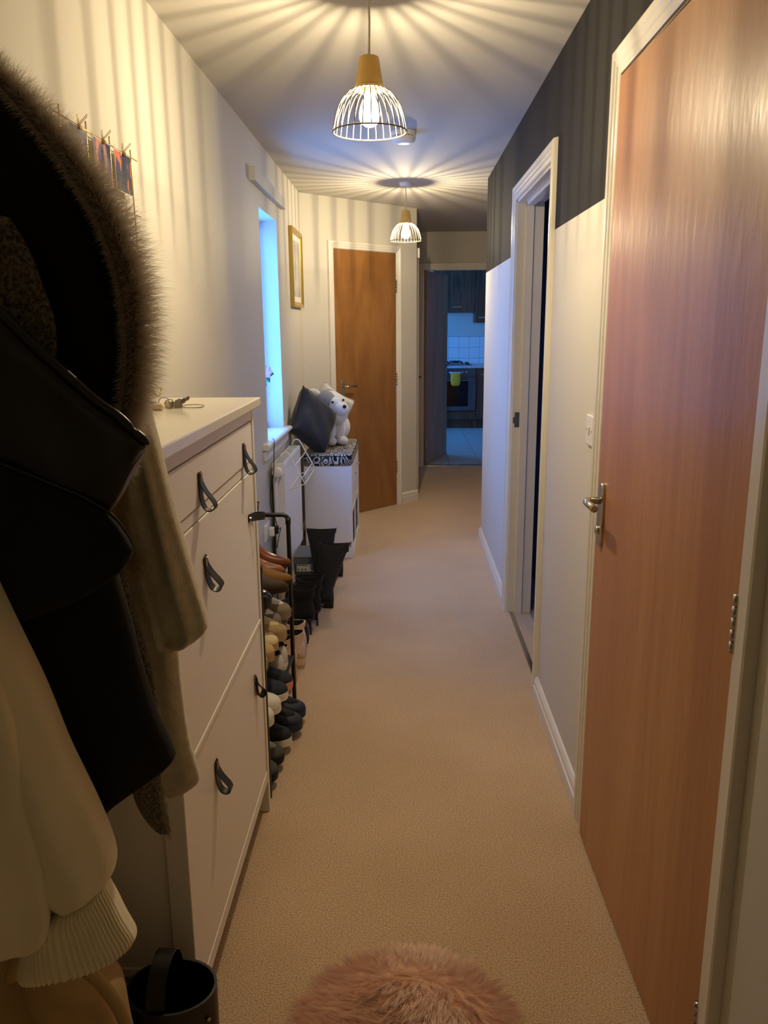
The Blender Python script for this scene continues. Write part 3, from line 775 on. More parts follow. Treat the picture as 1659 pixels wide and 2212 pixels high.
# ------------------------------------------------------------ gold wire photo holder on the left wall
GX = XL + 0.012
gh = thing('wire_photo_holder', 'gold wire photo holder hanging on the left wall above the cabinet', 'photo holder', (GX, 2.03, 1.30))
gy = [1.795, 1.942, 2.091, 2.246]
for i, yy in enumerate(gy):
    bend = spline([(yy + 0.012, 1.948), (yy + 0.012, 1.70), (yy + 0.02, 1.34), (yy + 0.025, 1.318), (yy + 0.05, 1.298), (yy + 0.085, 1.300), (yy + 0.098, 1.318)], 28)
    MB().tube([(GX + (0.012 if z < 1.33 else 0), y_, z) for y_, z in bend], 0.0017, 8).build('wire', gold_wire, gh, True)
for zz in (1.927, 1.784, 1.64, 1.50, 1.345):
    MB().tube([(GX + 0.003, 1.775, zz), (GX + 0.003, 2.30, zz)], 0.0015, 8).build('cross_wire', gold_wire, gh, True)

def photo_mat(name, c1, c2, c3, seed):
    m = bpy.data.materials.new(name); m.use_nodes = True
    nt = m.node_tree; b = nt.nodes['Principled BSDF']; b.inputs['Roughness'].default_value = 0.25
    tc = nt.nodes.new('ShaderNodeTexCoord'); mp = nt.nodes.new('ShaderNodeMapping'); mp.inputs['Location'].default_value = (seed, seed * 2, seed * 3)
    mp.inputs['Scale'].default_value = (1, 26, 15)
    nt.links.new(tc.outputs['Object'], mp.inputs['Vector'])
    n = nt.nodes.new('ShaderNodeTexNoise'); n.inputs['Scale'].default_value = 1.0; n.inputs['Detail'].default_value = 2.5
    nt.links.new(mp.outputs[0], n.inputs['Vector'])
    r = nt.nodes.new('ShaderNodeValToRGB'); cr = r.color_ramp
    cr.elements[0].position = 0.40; cr.elements[0].color = (*lin(c1), 1); cr.elements[1].position = 0.64; cr.elements[1].color = (*lin(c3), 1)
    e = cr.elements.new(0.54); e.color = (*lin(c2), 1); e = cr.elements.new(0.585); e.color = (*lin(c3), 1)
    nt.links.new(n.outputs['Fac'], r.inputs[0]); nt.links.new(r.outputs[0], b.inputs['Base Color'])
    return m
photo_back = mat('photo_paper', (226, 222, 212), 0.4)
def photo(y0, y1, z0, z1, pm, label):
    t = thing('photo_print', label, 'photo', (GX + 0.008, (y0 + y1) / 2, z0), 'photo prints clipped to the gold wire holder')
    MB().box(GX + 0.0066, GX + 0.0072, y0, y1, z0, z1).build('paper', photo_back, t)
    MB().box(GX + 0.0073, GX + 0.0076, y0 + 0.002, y1 - 0.002, z0 + 0.002, z1 - 0.002).build('picture', pm, t)
    yc = (y0 + y1) / 2 + 0.008
    c = MB(); c.box(GX + 0.001, GX + 0.012, yc - 0.007, yc + 0.007, z1 - 0.007, z1 + 0.003, 0.001, 1)
    k = c.build('bulldog_clip', gold_wire, t)
    for sx in (0.006, 0.026):
        MB().tube([(GX + 0.006 , yc - 0.003, z1 + 0.002), (GX + sx, yc - 0.004, z1 + 0.02), (GX + sx + 0.001, yc, z1 + 0.024), (GX + sx, yc + 0.004, z1 + 0.02), (GX + 0.006, yc + 0.003, z1 + 0.002)], 0.0007, 6).build('clip_arm', gold_wire, k, True)
    return t
pmA = photo_mat('photo_picture_orange', (26, 30, 48), (60, 64, 84), (222, 110, 66), 1.7)
pmB = photo_mat('photo_picture_purple', (48, 44, 74), (130, 110, 130), (214, 150, 120), 5.2)
pmC = photo_mat('photo_picture_grey', (84, 84, 98), (140, 138, 146), (180, 172, 164), 9.3)
pmD = photo_mat('photo_picture_pale', (150, 140, 130), (190, 180, 168), (214, 206, 190), 12.3)
photo(2.112, 2.232, 1.826, 1.924, pmA, 'dark blue photo print with orange shapes, rightmost of the top row')
photo(1.975, 2.085, 1.826, 1.924, pmB, 'purple and orange photo print, middle of the top row')
photo(1.835, 1.935, 1.826, 1.924, pmC, 'grey photo print, leftmost of the top row beside the fur')
photo(2.11, 2.225, 1.680, 1.781, pmD, 'pale photo print clipped to the second wire down')

# ------------------------------------------------------------ picture on the left wall
pf = thing('picture_frame', 'gold-framed print on the left wall past the window', 'picture frame', (XL, 5.6, 1.61))
PY0, PY1, PZ0, PZ1 = 5.34, 5.86, 1.612, 2.112
prof = [(0, 0), (0, 0.024), (0.012, 0.026), (0.028, 0.018), (0.034, 0.012), (0.034, 0.0)]
rings = []
for (yy, zz, dy, dz) in ((PY0, PZ0, 1, 1), (PY0, PZ1, 1, -1), (PY1, PZ1, -1, -1), (PY1, PZ0, -1, 1), (PY0, PZ0, 1, 1)):
    rings.append([(XL + t, yy + dy * u, zz + dz * u) for u, t in prof])
auto(MB().loft(rings, False, False).build('frame', gold_frame, pf), 25)
MB().box(XL + 0.001, XL + 0.009, PY0 + 0.02, PY1 - 0.02, PZ0 + 0.02, PZ1 - 0.02).build('mount', mat('white_mount', (232, 230, 226), 0.5), pf)
MB().box(XL + 0.009, XL + 0.010, PY0 + 0.07, PY1 - 0.07, PZ0 + 0.07, PZ1 - 0.07).build('print', mat('grey_marbled_print', (206, 204, 204), 0.3, var=(9, (150, 148, 152), 6)), pf)

# ------------------------------------------------------------ radiator, valve, pipe
rd = thing('radiator', 'white panel radiator under the window with a valve at its near end', 'radiator', (-0.68, 4.6, 0.15))
MB().box(-0.672, -0.650, 4.262, 4.930, 0.155, 0.755, 0.006).build('front_panel', white_metal, rd)
MB().box(-0.712, -0.697, 4.262, 4.930, 0.155, 0.755, 0.006).build('rear_panel', white_metal, rd)
MB().box(-0.716, -0.650, 4.258, 4.270, 0.15, 0.762, 0.003).build('end_cap', white_metal, rd)
MB().box(-0.716, -0.650, 4.924, 4.936, 0.15, 0.762, 0.003).build('end_cap', white_metal, rd)
MB().box(-0.716, -0.652, 4.27, 4.924, 0.756, 0.762).build('top_frame', white_metal, rd)
gm = None
slot = mat('grille_slot', (170, 170, 168), 0.8)
for k in range(30):
    y0 = 4.28 + k * 0.0215
    if gm is None:
        o = MB().box(-0.706, -0.662, y0, y0 + 0.011, 0.7615, 0.7626).build('grille_slot', slot, rd); gm = o.data
    else:
        o = bpy.data.objects.new('grille_slot', gm); COL.objects.link(o); o.parent = rd; o.location = (0, k * 0.0215, 0)
# pressed convectors at the bottom edge
gm = None
for k in range(26):
    if gm is None:
        o = MB().box(-0.652, -0.6485, 4.285, 4.297, 0.172, 0.196, 0.001, 1).build('pressed_rib', white_metal, rd); gm = o.data
    else:
        o = bpy.data.objects.new('pressed_rib', gm); COL.objects.link(o); o.parent = rd; o.location = (0, k * 0.0245, 0)
vx, vy, vz = -0.684, 4.225, 0.725
vl = MB().tube([(vx, vy + 0.035, vz), (vx, vy + 0.002, vz)], [0.016, 0.016], 16).build('valve', chrome, rd, True)
MB().tube([(vx + 0.004, vy + 0.002, vz), (vx + 0.004, vy - 0.012, vz), (vx + 0.004, vy - 0.045, vz), (vx + 0.004, vy - 0.05, vz)], [0.020, 0.027, 0.027, 0.022], 20).build('valve_head', white_plastic, vl, True)
MB().tube([(vx, vy + 0.01, vz), (vx - 0.004, vy + 0.008, vz - 0.03), (vx - 0.012, vy, vz - 0.07), (vx - 0.014, vy, 0.35), (vx - 0.014, vy, 0.002)], 0.0085, 10).build('pipe', white_metal, rd, True)

# socket with plug and adaptor, cable
so_ = thing('wall_socket', 'white double wall socket left of the radiator', 'socket', (XL, 4.09, 0.385))
MB().box(XL, XL + 0.010, 4.02, 4.165, 0.385, 0.470, 0.003).build('plate', white_plastic, so_)
for yy in (4.045, 4.115):
    MB().box(XL + 0.010, XL + 0.0125, yy, yy + 0.02, 0.448, 0.462, 0.001, 1).build('rocker', white_plastic, so_)
plug = thing('plug', 'white plug with a black adaptor in the wall socket', 'plug', (XL + 0.03, 4.10, 0.39))
auto(MB().box(XL + 0.0101, XL + 0.042, 4.105, 4.148, 0.392, 0.440, 0.008, 3).build('body', white_plastic, plug), 40)
auto(MB().box(XL + 0.0421, XL + 0.062, 4.108, 4.146, 0.405, 0.448, 0.006, 3).build('adaptor', black_tube, plug), 40)
cable_mat = mat('black_cable', (10, 10, 11), 0.5)
m = MB().tube(spline([(-0.72, 4.33, 0.890), (-0.700, 4.26, 0.891), (-0.690, 4.19, 0.882), (-0.688, 4.155, 0.83), (-0.690, 4.15, 0.76), (-0.70, 4.16, 0.70), (-0.712, 4.145, 0.64), (-0.713, 4.135, 0.56), (-0.700, 4.15, 0.50), (-0.69, 4.18, 0.44), (-0.695, 4.20, 0.40), (-0.71, 4.16, 0.36), (-0.712, 4.14, 0.31), (-0.70, 4.14, 0.25), (-0.705, 4.17, 0.13), (-0.708, 4.20, 0.012), (-0.706, 4.28, 0.004)], 90), 0.0024, 6)
finish(m.build('charging_cable', cable_mat, smooth=True), 'thin black cable hanging from the window sill to the floor', 'cable')
m = MB().tube(spline([(-0.672, 4.125, 0.43), (-0.66, 4.11, 0.44), (-0.668, 4.09, 0.40), (-0.685, 4.11, 0.33), (-0.70, 4.17, 0.38), (-0.705, 4.19, 0.42), (-0.712, 4.15, 0.30), (-0.714, 4.13, 0.20), (-0.712, 4.16, 0.02), (-0.711, 4.23, 0.004)], 60), 0.0022, 6)
finish(m.build('adaptor_cable', cable_mat, smooth=True), 'second black cable looping down from the plug adaptor', 'cable')

# white wire airer hooked over the radiator
ar = thing('radiator_airer', 'white wire airer hooked over the far end of the radiator', 'airer', (-0.62, 4.85, 0.55))
def arm(y):
    pts = [(-0.697, y, 0.766), (-0.694, y, 0.785), (-0.683, y, 0.800), (-0.668, y, 0.805), (-0.652, y, 0.800), (-0.640, y, 0.782), (-0.575, y, 0.655), (-0.560, y, 0.622)]
    pts += [(-0.60, y, 0.606), (-0.648, y, 0.588)]
    return pts
for yy in (4.40, 4.90):
    MB().tube(arm(yy), 0.0036, 8).build('hook_arm', white_metal, ar, True)
for (x_, z_) in ((-0.612, 0.727), (-0.575, 0.655), (-0.56, 0.622), (-0.6465, 0.589)):
    MB().tube([(x_, 4.40, z_), (x_, 4.90, z_)], 0.0028, 8).build('rail', white_metal, ar, True)

# flower ornament standing on the window sill
fl = thing('hanging_ornament', 'small pink flower ornament with green leaves hanging in the window opening', 'ornament', (-0.775, 4.50, 1.16))
pink = mat('pink_petal', (214, 150, 160), 0.6); green = mat('green_leaf', (40, 120, 80), 0.5)
MB().tube([(-0.772, 4.508, 2.076), (-0.772, 4.508, 1.245)], 0.0006, 5).build('thread', white_plastic, fl)
MB().tube([(-0.776, 4.52, 1.16), (-0.778, 4.515, 1.20), (-0.773, 4.51, 1.24)], 0.0022, 6).build('stem', green, fl, True)
def leafm(c, e, up, L, W, mm, name):
    c, e, up = Vector(c), Vector(e).normalized(), Vector(up).normalized(); sd = e.cross(up).normalized(); up = sd.cross(e)
    m = MB(); top = []; bot = []
    for i in range(7):
        u = i / 6.0; w_ = W * math.sin(PI * min(1, u * 0.92 + 0.06)) ; cz = 0.25 * L * u * (1 - u)
        top.append([c + e * L * u + sd * w_ * s + up * (cz + 0.0012 * (1 - s * s) - 0.15 * w_ * s * s) for s in (-1, -0.5, 0, 0.5, 1)])
        bot.append([p - up * 0.001 for p in top[-1]])
    for g in (top, bot):
        k = len(m.v)
        for r_ in g: m.v += [tuple(p) for p in r_]
        for i in range(6):
            for j in range(4):
                a_ = k + i * 5 + j; m.f.append((a_, a_ + 1, a_ + 6, a_ + 5))
    return m.build(name, mm, fl, True)
for k in range(7):
    a_ = 2 * PI * k / 7
    leafm((-0.772, 4.505, 1.24), (math.cos(a_), -0.3, math.sin(a_)), (0, -1, 0.1), 0.042, 0.016, pink, 'petal')
for k in range(5):
    a_ = 2 * PI * k / 5 + 0.3
    leafm((-0.776, 4.51, 1.225), (math.cos(a_) * 0.9, -0.1, math.sin(a_) - 0.2), (0, -1, 0.2), 0.05, 0.014, green, 'leaf')

# ------------------------------------------------------------ low white cube unit with seat cushion
UX0, UX1, UY0, UY1, UZ = -0.645, -0.338, 5.035, 5.80, 0.612
cu = thing('cube_unit', 'low white four-cube storage unit under the patterned seat cushion', 'storage unit', ((UX0 + UX1) / 2, (UY0 + UY1) / 2, 0))
m = MB(); T = 0.038
m.box(UX0, UX1, UY0, UY0 + T, 0.0, UZ, 0.0015, 1).build('end_panel', white_unit, cu)
MB().box(UX0, UX1, UY1 - T, UY1, 0.0, UZ, 0.0015, 1).build('end_panel', white_unit, cu)
MB().box(UX0, UX1, UY0 + T, UY1 - T, UZ - T, UZ, 0.0015, 1).build('top_panel', white_unit, cu)
MB().box(UX0, UX1, UY0 + T, UY1 - T, 0.0, T, 0.0015, 1).build('bottom_panel', white_unit, cu)
ymid = (UY0 + UY1) / 2; zmid = UZ / 2
MB().box(UX0, UX1 - 0.001, ymid - 0.012, ymid + 0.012, T, UZ - T).build('divider', white_unit, cu)
MB().box(UX0, UX1 - 0.001, UY0 + T, ymid - 0.012, zmid - 0.01, zmid + 0.01).build('shelf', white_unit, cu)
MB().box(UX0, UX1 - 0.001, ymid + 0.012, UY1 - T, zmid - 0.01, zmid + 0.01).build('shelf', white_unit, cu)
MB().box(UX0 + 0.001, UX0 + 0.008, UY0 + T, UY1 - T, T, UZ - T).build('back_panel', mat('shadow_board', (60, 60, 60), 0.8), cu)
for (ya, yb) in ((UY0 + T + 0.002, ymid - 0.016), (ymid + 0.016, UY1 - T - 0.002)):
    d = MB().box(UX1 - 0.02, UX1 - 0.004, ya + 0.004, yb - 0.004, zmid + 0.014, UZ - T - 0.004, 0.001, 1).build('door', white_unit, cu)
    MB().tube([(UX1 - 0.004, yb - 0.03, UZ - 0.1), (UX1 + 0.012, yb - 0.03, UZ - 0.1)], [0.006, 0.009], 10).build('knob', chrome, d, True)
bx_mat = mat('black_storage_box', (16, 16, 18), 0.85, bump=(400, 0.2, 0.001))
for i, (ya, yb, lb) in enumerate(((UY0 + T + 0.006, ymid - 0.018, 'black fabric storage box in the near lower cube of the white unit'), (ymid + 0.018, UY1 - T - 0.006, 'black fabric storage box in the far lower cube of the white unit'))):
    t = thing('storage_box', lb, 'storage box', (-0.48, (ya + yb) / 2, T), 'black boxes in the white cube unit')
    MB().box(UX0 + 0.02, UX1 - 0.012, ya, yb, T + 0.0005, zmid - 0.035, 0.004, 1).build('body', bx_mat, t)
    MB().tube([(UX1 - 0.012, (ya + yb) / 2 - 0.02, 0.2), (UX1 - 0.006, (ya + yb) / 2, 0.2), (UX1 - 0.012, (ya + yb) / 2 + 0.02, 0.2)], 0.003, 6).build('pull_ring', chrome, t)
# black panel strip seen between radiator and unit
def paisley():
    m = bpy.data.materials.new('paisley_fabric'); m.use_nodes = True
    nt = m.node_tree; b = nt.nodes['Principled BSDF']; b.inputs['Roughness'].default_value = 0.9
    tc = nt.nodes.new('ShaderNodeTexCoord')
    v = nt.nodes.new('ShaderNodeTexVoronoi'); v.inputs['Scale'].default_value = 17.0
    n = nt.nodes.new('ShaderNodeTexNoise'); n.inputs['Scale'].default_value = 10.0
    mx = nt.nodes.new('ShaderNodeVectorMath'); mx.operation = 'MULTIPLY_ADD'; mx.inputs[1].default_value = (0.05, 0.05, 0.05)
    nt.links.new(tc.outputs['Object'], mx.inputs[2]); nt.links.new(n.outputs['Color'], mx.inputs[0]); nt.links.new(tc.outputs['Object'], n.inputs['Vector'])
    nt.links.new(mx.outputs[0], v.inputs['Vector'])
    k = nt.nodes.new('ShaderNodeMath'); k.operation = 'MULTIPLY'; k.inputs[1].default_value = 5.2
    nt.links.new(v.outputs['Distance'], k.inputs[0])
    fr = nt.nodes.new('ShaderNodeMath'); fr.operation = 'PINGPONG'; fr.inputs[1].default_value = 1.0
    nt.links.new(k.outputs[0], fr.inputs[0])
    r = nt.nodes.new('ShaderNodeValToRGB'); r.color_ramp.interpolation = 'CONSTANT'
    r.color_ramp.elements[0].color = (*lin((20, 20, 22)), 1); r.color_ramp.elements[1].position = 0.3; r.color_ramp.elements[1].color = (*lin((206, 202, 194)), 1)
    e = r.color_ramp.elements.new(0.62); e.color = (*lin((120, 118, 116)), 1); e = r.color_ramp.elements.new(0.82); e.color = (*lin((30, 30, 32)), 1)
    nt.links.new(fr.outputs[0], r.inputs[0]); nt.links.new(r.outputs[0], b.inputs['Base Color'])
    return m
sc_ = thing('seat_cushion', 'black and white paisley box cushion on the white cube unit', 'seat cushion', (-0.49, 5.42, UZ))
m = MB()
n = 24
def sq_ring(z, g, bulge):
    out = []
    for k in range(64):
        a_ = 2 * PI * k / 64; c, s = math.cos(a_), math.sin(a_)
        p = 0.12
        x = math.copysign(abs(c) ** p, c); y = math.copysign(abs(s) ** p, s)
        out.append((-0.4925 + x * (0.157 + g), 5.418 + y * (0.388 + g), z + 0.0015 * math.sin(9 * a_)))
    return out
m.loft([sq_ring(UZ + 0.0015, -0.004, 0), sq_ring(UZ + 0.006, 0.0, 0), sq_ring(UZ + 0.03, 0.003, 0), sq_ring(UZ + 0.058, 0.001, 0), sq_ring(UZ + 0.066, -0.004, 0), sq_ring(UZ + 0.071, -0.02, 0), sq_ring(UZ + 0.074, -0.06, 0), sq_ring(UZ + 0.075, -0.12, 0)])
auto(m.build('cover', paisley(), sc_), 60)
MB().tube([tuple(Vector(q) + Vector((0, 0, 0.0))) for q in sq_ring(UZ + 0.064, 0.0005, 0)], 0.0028, 6, True).build('piping', bx_mat, sc_, True)

def pillow(name, mm, c, sx, sz, th, label, tilt, yaw, roll=0.0, cat='cushion', extra=None, power=0.34):
    """pillow standing on edge: local x = width, local z = height, local y = thickness"""
    t = thing(name, label, cat, c)
    m = MB(); N = 22
    for side in (-1, 1):
        k = len(m.v)
        for j in range(N + 1):
            for i in range(N + 1):
                u = i / N * 2 - 1; v = j / N * 2 - 1
                pin = 1 - 0.10 * (1 - abs(u) ** 2) * abs(v) ** 3 ; pin2 = 1 - 0.10 * (1 - abs(v) ** 2) * abs(u) ** 3
                h = max(0.0, (1 - u ** 4) * (1 - v ** 4)) ** power
                wr = 0.006 * math.sin(7 * u + 3 * v) * math.sin(4 * v - 2 * u + side)
                m.v.append((u * sx / 2 * pin2, side * (th / 2 * h) + wr * h, v * sz / 2 * pin))
        for j in range(N):
            for i in range(N):
                a_ = k + j * (N + 1) + i; m.f.append((a_, a_ + 1, a_ + N + 2, a_ + N + 1))
    M3 = Matrix.Rotation(yaw, 3, 'Z') @ Matrix.Rotation(tilt, 3, 'X') @ Matrix.Rotation(roll, 3, 'Y')
    m.v = [tuple(M3 @ Vector(p) + Vector(c)) for p in m.v]
    m.build('cover', mm, t, True)
    sp = []
    for k in range(80):
        q = k / 20.0; s_ = q - int(q); sd = int(q)
        u, v = ((s_ * 2 - 1, -1), (1, s_ * 2 - 1), (1 - s_ * 2, 1), (-1, 1 - s_ * 2))[sd]
        pin = 1 - 0.10 * (1 - abs(u) ** 2) * abs(v) ** 3 ; pin2 = 1 - 0.10 * (1 - abs(v) ** 2) * abs(u) ** 3
        sp.append(M3 @ Vector((u * sx / 2 * pin2, 0, v * sz / 2 * pin)) + Vector(c))
    MB().tube(sp, 0.003, 6, True).build('seam', mm, t, True)
    return t
black_cotton = mat('black_cotton_sateen', (14, 14, 16), 0.55, bump=(18, 0.25, 0.01), sheen=0.2)
pillow('black_cushion', black_cotton, (-0.592, 5.145, 0.885), 0.335, 0.335, 0.14, 'plain black cushion leaning against the wall on the seat', -0.20, 0.95, 0.66)
marble = mat('white_printed_cotton', (228, 226, 222), 0.85, var=(16, (204, 202, 200), 8))
pillow('white_pillow', marble, (-0.545, 5.72, 0.885), 0.34, 0.34, 0.12, 'white marbled pillow behind the plush dog', 0.25, 0.75, 0.5, 'pillow')

# plush husky
pl = thing('plush_husky', 'grey and white plush husky dog sitting between black cushion and white pillow', 'plush toy', (-0.49, 5.43, UZ + 0.076))
fur_w = mat('white_plush', (226, 226, 226), 0.95, bump=(160, 0.6, 0.006), sheen=0.4); fur_g = mat('grey_plush', (132, 138, 146), 0.95, bump=(160, 0.6, 0.006), sheen=0.4)
plk = mat('black_bead', (8, 8, 9), 0.15)
def blob(name, c, r, mm, parent, rot=None, n=18, lump=0.0):
    m = MB(); rings = []
    M3 = rot if rot is not None else Matrix.Identity(3)
    for j in range(n + 1):
        th_ = PI * j / n
        rings.append([tuple(M3 @ Vector((r[0] * math.sin(th_) * math.cos(2 * PI * i / n) * (1 + lump * math.sin(3 * th_ + i)), r[1] * math.sin(th_) * math.sin(2 * PI * i / n), -r[2] * math.cos(th_))) + Vector(c)) for i in range(n)])
    return m.loft(rings, False, False).build(name, mm, parent, True)
blob('body', (-0.510, 5.53, 0.805), (0.135, 0.10, 0.118), fur_w, pl)
blob('head', (-0.525, 5.47, 0.945), (0.135, 0.10, 0.115), fur_w, pl)
blob('head_patch', (-0.545, 5.415, 0.985), (0.085, 0.080, 0.085), fur_g, pl, Matrix.Rotation(0.7, 3, 'Y'))
blob('cheek', (-0.462, 5.42, 0.905), (0.080, 0.075, 0.075), fur_w, pl)
blob('muzzle', (-0.425, 5.375, 0.940), (0.055, 0.050, 0.048), fur_w, pl)
blob('brow', (-0.474, 5.39, 0.968), (0.045, 0.048, 0.055), fur_w, pl, Matrix.Rotation(0.5, 3, 'Y'))
blob('nose', (-0.398, 5.332, 0.962), (0.013, 0.010, 0.013), plk, pl)
blob('eye', (-0.478, 5.345, 0.990), (0.0085, 0.0085, 0.0085), plk, pl)
blob('eye', (-0.412, 5.42, 0.998), (0.0085, 0.0085, 0.0085), plk, pl)
blob('ear', (-0.600, 5.38, 1.050), (0.046, 0.026, 0.026), fur_w, pl, Matrix.Rotation(0.35, 3, 'Y'))
blob('ear', (-0.520, 5.52, 1.045), (0.034, 0.022, 0.020), fur_g, pl)
blob('front_paw', (-0.495, 5.40, 0.720), (0.036, 0.045, 0.031), fur_w, pl)
blob('front_paw', (-0.425, 5.44, 0.720), (0.040, 0.045, 0.031), fur_w, pl)
blob('foreleg', (-0.505, 5.42, 0.80), (0.040, 0.040, 0.090), fur_w, pl)
blob('foreleg', (-0.445, 5.46, 0.80), (0.040, 0.040, 0.090), fur_w, pl)

# ------------------------------------------------------------ shoe rack
RX0, RX1, RY0, RY1 = -0.712, -0.440, 2.302, 2.92
TIER = [0.030, 0.227, 0.425, 0.622]
rk = thing('shoe_rack', 'black tubular four-tier shoe rack behind the shoe cabinet', 'shoe rack', (-0.575, 2.61, 0))
for yy in (RY0, RY1):
    MB().tube([(RX1, yy, 0.0), (RX1, yy, 0.775), (RX1 - 0.004, yy, 0.788), (RX1 - 0.016, yy, 0.796), (RX0 + 0.016, yy, 0.796), (RX0 + 0.004, yy, 0.788), (RX0, yy, 0.775), (RX0, yy, 0.0)], 0.0085, 10).build('end_frame', black_tube, rk, True)
    for xx in (RX0, RX1):
        MB().tube([(xx, yy, 0.76), (xx, yy, 0.785)], 0.0105, 10).build('joint', black_tube, rk, True)
for z in TIER:
    for xx in (RX0, RX1):
        MB().tube([(xx, RY0, z), (xx, RY1, z)], 0.006, 8).build('shelf_rail', grey_mesh if False else black_tube, rk, True)
    MB().box(RX0 - 0.004, RX1 + 0.004, RY0 + 0.012, RY1 - 0.012, z + 0.0045, z + 0.0062).build('shelf_fabric', grey_mesh, rk)
    for xx in (RX0, RX1):
        MB().tube([(xx, RY1 - 0.009, z), (xx, RY1 + 0.011, z)], 0.0045, 8).build('bolt', chrome, rk, True)

# ------------------------------------------------------------ footwear
def foot_ring(x, hw, z0, z1, yo=0.0, n=15, p=0.75):
    out = []
    for k in range(n):
        t_ = PI * k / (n - 1); c = math.cos(t_); s = math.sin(t_)
        out.append((x, yo + hw * math.copysign(abs(c) ** p, c), z0 + (z1 - z0) * abs(s) ** p))
    return out
def foot(mb, rows, n=15, steps=22):
    rows = spline(rows, steps)
    return mb.loft([foot_ring(r[0], max(r[1], 0.002), r[2], max(r[3], r[2] + 0.002), 0, n) for r in rows])
def sole_mesh(mb, rows, th, grow=0.003, steps=22):
    rows = spline(rows, steps); rings = []
    for r in rows:
        hw = max(r[1], 0.002) + grow
        rings.append([(r[0], -hw, r[2] - th), (r[0], hw, r[2] - th), (r[0], hw * 1.0, r[2] + 0.004), (r[0], -hw, r[2] + 0.004)])
    return mb.loft(rings)
lining = mat('dark_shoe_lining', (16, 15, 15), 0.9)
def sneaker(label, upper, sole, patch, loc, rot, group, length=0.27, tongue=None):
    k = length / 0.27
    t = thing('sneaker', label, 'shoe', (0, 0, 0), group)
    b = 0.022
    rows = [(0.0, 0.022, b, 0.060), (0.012, 0.032, b, 0.082), (0.05, 0.034, b, 0.092), (0.10, 0.035, b, 0.088), (0.135, 0.038, b, 0.092), (0.175, 0.044, b, 0.078), (0.215, 0.046, b, 0.060), (0.25, 0.038, b, 0.050), (0.268, 0.022, b, 0.040), (0.274, 0.006, b, 0.030)]
    rows = [(r[0] * k, r[1], r[2], r[3]) for r in rows]
    foot(MB(), rows).build('upper', upper, t, True)
    auto(sole_mesh(MB(), rows, b).build('sole', sole, t), 35)
    m = MB().loft([[(0.060 * k + 0.050 * k * math.cos(2 * PI * j / 20) * s, 0.029 * math.sin(2 * PI * j / 20) * s, z) for j in range(20)] for s, z in ((1.0, 0.088), (1.02, 0.0945), (0.8, 0.0945), (0.75, 0.075))])
    m.build('lining', lining, t, True)
    if patch:
        pr = [(0.13 * k, 0.024, 0.086, 0.098), (0.17 * k, 0.028, 0.070, 0.088), (0.205 * k, 0.028, 0.052, 0.073), (0.232 * k, 0.021, 0.042, 0.062), (0.247 * k, 0.008, 0.038, 0.055)]
        foot(MB(), pr, 9, 8).build('tongue', patch, t, True)
        for i in range(4):
            x_ = (0.137 + 0.017 * i) * k; z_ = 0.0985 - 0.0075 * i
            MB().tube([(x_, -0.022, z_ - 0.006), (x_, 0, z_ + 0.001), (x_ + 0.004, 0.022, z_ - 0.006)], 0.0022, 6).build('lace', patch, t, True)
    t.location = loc; t.rotation_euler = (0, 0, rot)
    return t
